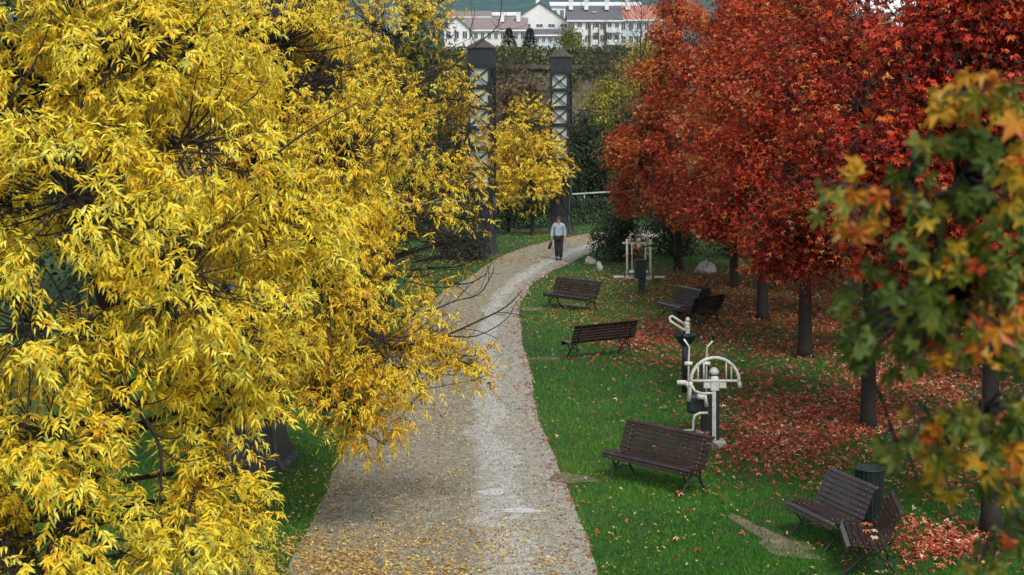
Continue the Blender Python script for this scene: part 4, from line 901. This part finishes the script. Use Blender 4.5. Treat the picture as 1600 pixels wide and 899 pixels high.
# ------------------------------------------------------------------ walking person
def skin_mesh(name, verts, edges, radii, mat, parent, sub=2):
    me = bpy.data.meshes.new(name + '_skeleton'); me.from_pydata(verts, edges, []); o = bpy.data.objects.new(name + '_skeleton', me); COL.objects.link(o)
    md = o.modifiers.new('skin', 'SKIN'); md.use_smooth_shade = True
    for q, v in enumerate(me.skin_vertices[0].data):
        r0 = radii[q]; v.radius = r0 if hasattr(r0, '__len__') else (r0, r0); v.use_root = (q == 0)
    ss = o.modifiers.new('sub', 'SUBSURF'); ss.levels = sub; ss.render_levels = sub
    dg = bpy.context.evaluated_depsgraph_get(); me2 = bpy.data.meshes.new_from_object(o.evaluated_get(dg))
    bpy.data.objects.remove(o); bpy.data.meshes.remove(me); me2.name = name; me2.materials.clear(); me2.materials.append(mat)
    me2.polygons.foreach_set('use_smooth', [True] * len(me2.polygons))
    ob = bpy.data.objects.new(name, me2); COL.objects.link(ob); ob.parent = parent; return ob
g = G(873, 407)
per = empty('person', (g[0], g[1], 0), R(-8), 'person in grey blue jumper and black trousers walking along the path', 'person')
J = dict(pel=(0, 0, .93), sp=(0, 0, 1.12), ch=(0, .0, 1.30), nk=(0, -.01, 1.46), hd=(0, -.035, 1.56), ht=(0, -.03, 1.66),
         ls=(.17, .01, 1.38), le=(.235, .03, 1.12), lw=(.24, -.06, .88), lh=(.235, -.08, .80),
         rs=(-.17, .01, 1.38), re=(-.255, .05, 1.13), rw=(-.27, .0, .89), rh=(-.275, -.02, .80),
         lk=(.09, -.09, .50), la=(.085, -.05, .09), lt=(.085, -.20, .035), lhp=(.09, 0, .88), rhp=(-.09, 0, .88), rk=(-.085, -.02, .49), ra=(-.075, .10, .11), rt=(-.075, -.04, .03))
def sk(keys, links, rad, name, mat, extra=None):
    ks = list(keys); return skin_mesh(name, [J[k] for k in ks], [(ks.index(a_), ks.index(c_)) for a_, c_ in links], rad, mat, per)
sk(['pel', 'sp', 'ch', 'nk', 'hd', 'ht', 'ls', 'le', 'lw', 'lh', 'rs', 're', 'rw', 'rh', 'lhp', 'lk', 'la', 'rhp', 'rk', 'ra'],
   [('pel', 'sp'), ('sp', 'ch'), ('ch', 'nk'), ('nk', 'hd'), ('hd', 'ht'), ('ch', 'ls'), ('ls', 'le'), ('le', 'lw'), ('lw', 'lh'), ('ch', 'rs'), ('rs', 're'), ('re', 'rw'), ('rw', 'rh'), ('pel', 'lhp'), ('lhp', 'lk'), ('lk', 'la'), ('pel', 'rhp'), ('rhp', 'rk'), ('rk', 'ra')],
   [(.14, .10), (.13, .09), (.13, .09), .055, (.085, .10), (.07, .085), .055, .04, .03, .038, .055, .04, .03, .038, .085, .055, .04, .085, .055, .04], 'body', M['skin'])
bd = [o for o in per.children if o.name.startswith('body')][0]
J.update(hem=(0, 0, .92))
sk(['sp', 'ch', 'hem', 'ls', 'le', 'lw', 'rs', 're', 'rw'], [('sp', 'ch'), ('sp', 'hem'), ('ch', 'ls'), ('ls', 'le'), ('le', 'lw'), ('ch', 'rs'), ('rs', 're'), ('re', 'rw')],
   [(.185, .125), (.19, .125), (.185, .125), .085, .068, .052, .085, .068, .052], 'jumper', M['jumper'])
sk(['pel', 'lhp', 'lk', 'la', 'rhp', 'rk', 'ra'], [('pel', 'lhp'), ('lhp', 'lk'), ('lk', 'la'), ('pel', 'rhp'), ('rhp', 'rk'), ('rk', 'ra')], [(.15, .115), .115, .085, .075, .115, .085, .075], 'trousers', M['trousers'])
b = MB(); b.lathe([(.02, 1.71), (.075, 1.69), (.102, 1.64), (.104, 1.59), (.095, 1.55)][::-1], (0, -.012, 0), 14, sx=.92, sy=1.02); b.build('hair', M['hair'], per)
for (ky, nm_) in (('lt', 1), ('rt', 2)):
    x, y, z = J[ky]; b = MB(); b.lathe([(.045, 0), (.052, .03), (.045, .07), (.03, .09)], (x, y + .07, 0.005), 10, sy=2.6); b.build('shoe', M['leather'], per)
b = MB()
for sx in (-1, 1):
    b.ball((sx * .032, -.133, 1.60), .010); b.ball((sx * .088, -.03, 1.585), .022)
b.tube([(0, -.132, 1.60), (0, -.15, 1.565), (0, -.138, 1.555)], [.008, .014, .012], 6); b.tube([(-.025, -.132, 1.522), (.025, -.132, 1.522)], .007, 5)
b.build('face', M['skin'], per)
for sx, hk in ((1, 'lh'), (-1, 'rh')):
    x, y, z = J[hk]; b = MB()
    b.box((x, y - .005, z + .02), (.03, .075, .10), bev=.01)
    for k in range(4): b.tube([(x, y - .035 + .02 * k, z - .02), (x - sx * .006, y - .035 + .02 * k, z - .06), (x - sx * .028, y - .03 + .02 * k, z - .085 + .006 * abs(k - 1))], [.0095, .009, .007], 6)
    b.tube([(x, y - .04, z + .04), (x - sx * .02, y - .065, z + .005), (x - sx * .03, y - .06, z - .025)], [.011, .010, .007], 6); b.build('hand', M['skin'], per)
Mw = per.matrix_basis.copy()
hand = Matrix.Translation(per.location) @ Matrix.Rotation(R(-8), 4, 'Z') @ Vector(J['rh'])
b = MB(); b.tube([(0.02, 0, -.08), (-.02, 0, -.12), (-.05, 0, -.22), (-.10, 0, -.36), (-.11, 0, -.38)], [.02, .05, .062, .052, .02], 8); b.tube([(.035, 0, -.05), (.0, 0, -.03), (-.02, 0, -.12)], .009, 5)
o = b.build('pouch', M['leather']); o.location = hand; tag(o, 'small black pouch hanging from the walking person’s hand', 'pouch')

# ------------------------------------------------------------------ grass, fallen leaves
def scatter_region(n, y0, y1, pw=2.0):
    u = rng.random(n); k = 1 - pw
    y = (y0 ** k + u * (y1 ** k - y0 ** k)) ** (1 / k) if pw != 1 else y0 * (y1 / y0) ** u
    half = (800 / F) * y + 1.0
    return np.stack([rng.uniform(-1, 1, n) * half, y], -1)
def on_gravel(p):
    m_ = inside(p + rng.normal(0, .035, p.shape), POLYS[0])
    for q in POLYS[1:]: m_ |= inside(p, q) & (rng.random(len(p)) < .55)
    return m_
def blob_density(p, blobs):
    px = 800 + p[:, 0] / p[:, 1] * F; py = HZ + CAM_H / p[:, 1] * F; d = np.zeros(len(p))
    for (cx, cy, rx, ry, w_) in blobs: d = np.maximum(d, w_ * np.exp(-(((px - cx) / rx) ** 2 + ((py - cy) / ry) ** 2) * 1.2))
    return d
redb = [(1150, 470, 150, 26, .95), (1010, 525, 75, 26, .95), (1120, 520, 110, 22, .7), (1270, 500, 170, 38, .95), (1200, 590, 140, 20, .32), (1240, 675, 130, 58, .95), (1330, 640, 120, 55, .8), (1470, 850, 90, 32, .75), (1160, 440, 160, 16, .95), (1420, 600, 150, 50, .75), (1280, 545, 190, 26, .6), (1400, 520, 120, 40, .8), (1500, 720, 120, 60, .35), (1050, 560, 90, 20, .35)]
p = scatter_region(470000, 18.5, 80, 2.1)
p = p[~on_gravel(p)]; p = p[p[:, 0] > -9]; p = p[rng.random(len(p)) > .6 * blob_density(p, redb)]; n = len(p)
sc = (p[:, 1] / 20) ** .8
clump = .5 + .5 * np.sin(p[:, 0] * 2.3 + 1.3 * np.sin(p[:, 1] * 1.7)) * np.cos(p[:, 1] * 1.9 + np.sin(p[:, 0] * 1.1))
hgt = rng.uniform(.035, .075, n) * (.75 + .5 * clump) * sc ** .45
gr = batch('grass', 'blade', np.concatenate([p, np.zeros((n, 1))], 1), rng.normal(0, .42, (n, 3)) * [1, 1, 0] + [0, 0, 1], rng.normal(0, 1, (n, 3)) * [1, 1, .1], hgt, .0105 * sc, .34 + .26 * clump + .20 * rng.normal(0, 1, n) + .20 * vnoise(p[:, 0] * 60, p[:, 1] * 60, 8), M['grassblade'])
tag(gr, kind='stuff')

def litter(name, label, n, blobs, y0, y1, base_d, size, mat, kind, wid, pw, tmean, mask=None):
    p = scatter_region(n, y0, y1, pw); d = blob_density(p, blobs) + base_d
    pat = .5 + .5 * np.sin(p[:, 0] * 3.1 + 2 * np.sin(p[:, 1] * 1.3)) * np.sin(p[:, 1] * 2.2 + 1.5 * np.sin(p[:, 0] * 1.9)); d = d * (.45 + .8 * pat)
    if mask is not None: d = d * mask(p)
    p = p[rng.random(n) < d]; n = len(p)
    z = np.where(inside(p, PATH_POLY), .012, .050 * (p[:, 1] / 20) ** .3) + rng.random(n) * .03
    s_ = size * rng.uniform(.6, 1.25, n)
    o = batch(name, kind, np.concatenate([p, z[:, None]], 1), rng.normal(0, 1, (n, 3)) * [1, 1, .18], rng.normal(0, .42, (n, 3)) + [0, 0, 1], s_, s_ * wid, tmean + .25 * rng.normal(0, 1, n), M[mat])
    tag(o, kind='stuff'); return o
right_of = lambda p: (p[:, 0] > np.interp(p[:, 1], RIGHT[:, 1], RIGHT[:, 0]) + .1).astype(float)
litter('fallen_leaves', 'red', 280000, redb, 19, 62, .006, .084, 'redlitter', 'star3', 1.0, .9, .50, right_of)
yb_ = [(930, 455, 110, 26, .45), (980, 440, 90, 14, .5), (900, 500, 80, 22, .35), (960, 490, 70, 20, .45), (1050, 440, 80, 18, .4),
       (480, 895, 260, 60, .95), (640, 850, 200, 40, .5), (600, 760, 150, 50, .25), (640, 650, 130, 50, .35), (730, 620, 60, 60, .3), (700, 470, 90, 70, .55), (800, 405, 55, 11, 1.0), (740, 405, 60, 14, 1.0), (910, 375, 75, 11, .9), (840, 380, 60, 8, .6), (850, 870, 40, 60, .25)]
litter('fallen_leaves', 'far yellow', 60000, [(800, 405, 62, 9, 1.3), (730, 407, 60, 12, 1.3), (915, 374, 80, 8, 1.2), (840, 384, 60, 6, .9), (850, 370, 50, 5, .7), (930, 452, 110, 22, .8), (980, 437, 90, 12, .7), (905, 497, 70, 16, .6)], 38, 76, .02, .085, 'yellowlitter', 'ash', .5, .5, .40)
litter('fallen_leaves', 'yellow', 270000, yb_, 18.5, 74, .015, .066, 'yellowlitter', 'ash', .42, 1.7, .55, lambda p: (p[:, 0] > -6).astype(float))
# loose stones in the gravel
p = scatter_region(120000, 18.5, 60, 1.8); p = p[inside(p, PATH_POLY)]; n = len(p); z_ = .006 + .002 * rng.random((n, 1)); s_ = rng.uniform(.010, .030, n) * (p[:, 1] / 20) ** .4
a_ = rng.uniform(0, 6.28, n)
V = np.empty((n, 4, 3)); base3 = np.concatenate([p, z_], 1)
for q in range(3): V[:, q] = base3 + np.stack([np.cos(a_ + q * 2.1) * s_ * .6, np.sin(a_ + q * 2.1) * s_ * .6, 0 * s_], -1)
V[:, 3] = base3 + np.stack([0 * s_, 0 * s_, s_ * .55], -1)
FF = (np.array([(0, 1, 3), (1, 2, 3), (2, 0, 3)])[None] + (np.arange(n) * 4)[:, None, None]).reshape(-1, 3)
o = np_mesh('gravel', V.reshape(-1, 3), FF, M['stones'], None, np.repeat(rng.random(n), 4)); tag(o, kind='stuff')
# leaf line along the path edges
for E, sg, mt in ((RIGHT, 1, 'redlitter'), (LEFT, -1, 'yellowlitter')):
    n = 1100; k = rng.integers(8, 125, n); f_ = rng.random(n); q = E[k] * (1 - f_)[:, None] + E[np.minimum(k + 1, 149)] * f_[:, None]
    q = q + np.stack([-sg * np.abs(rng.normal(0, .22, n)) + .03 * sg, np.zeros(n)], -1); s_ = .06 * rng.uniform(.6, 1.3, n)
    o = batch('fallen_leaves', 'star3', np.concatenate([q, .014 + .02 * rng.random((n, 1))], 1), rng.normal(0, 1, (n, 3)) * [1, 1, .2], rng.normal(0, .4, (n, 3)) + [0, 0, 1], s_, s_, .40 + .25 * rng.normal(0, 1, n), M[mt]); tag(o, kind='stuff')
# the few leaves lying on the bottom right bench
for q, (px, py, tn) in enumerate([(1352, 828, .7), (1370, 829, .95), (1366, 838, .98), (1348, 817, .6), (1358, 818, .66)]):
    c = G(px, py, .452); s_ = .10
    o = batch('fallen_leaf', 'star5', np.zeros((1, 3)), rng.normal(0, 1, (1, 3)) * [1, 1, .1], np.array([[.1, -.1, 1]]), s_, s_, np.array([tn]), M['redlitter']); o.location = c
    tag(o, ['orange fallen leaf on the bench seat, nearest the front edge', 'pale curled fallen leaf lying mid seat on the bench', 'pale fallen leaf nearest the bench end', 'rusty fallen leaf by the seat front at the bin side', 'rusty fallen leaf by the bin foot on the bench seat'][q], 'leaf', 'fallen leaves on the bench seat')

# ------------------------------------------------------------------ haze
m = bpy.data.materials.new('thin autumn haze'); m.use_nodes = True; t = m.node_tree; t.nodes.clear()
v = t.nodes.new('ShaderNodeVolumePrincipled'); v.inputs['Density'].default_value = .00006; v.inputs['Color'].default_value = (.72, .86, .95, 1); v.inputs['Anisotropy'].default_value = .0
ou = t.nodes.new('ShaderNodeOutputMaterial'); t.links.new(v.outputs[0], ou.inputs['Volume'])
b = MB(); b.box((0, 1270, 189), (2810, 2670, 380)); hz = b.build('haze', m); tag(hz, kind='stuff')
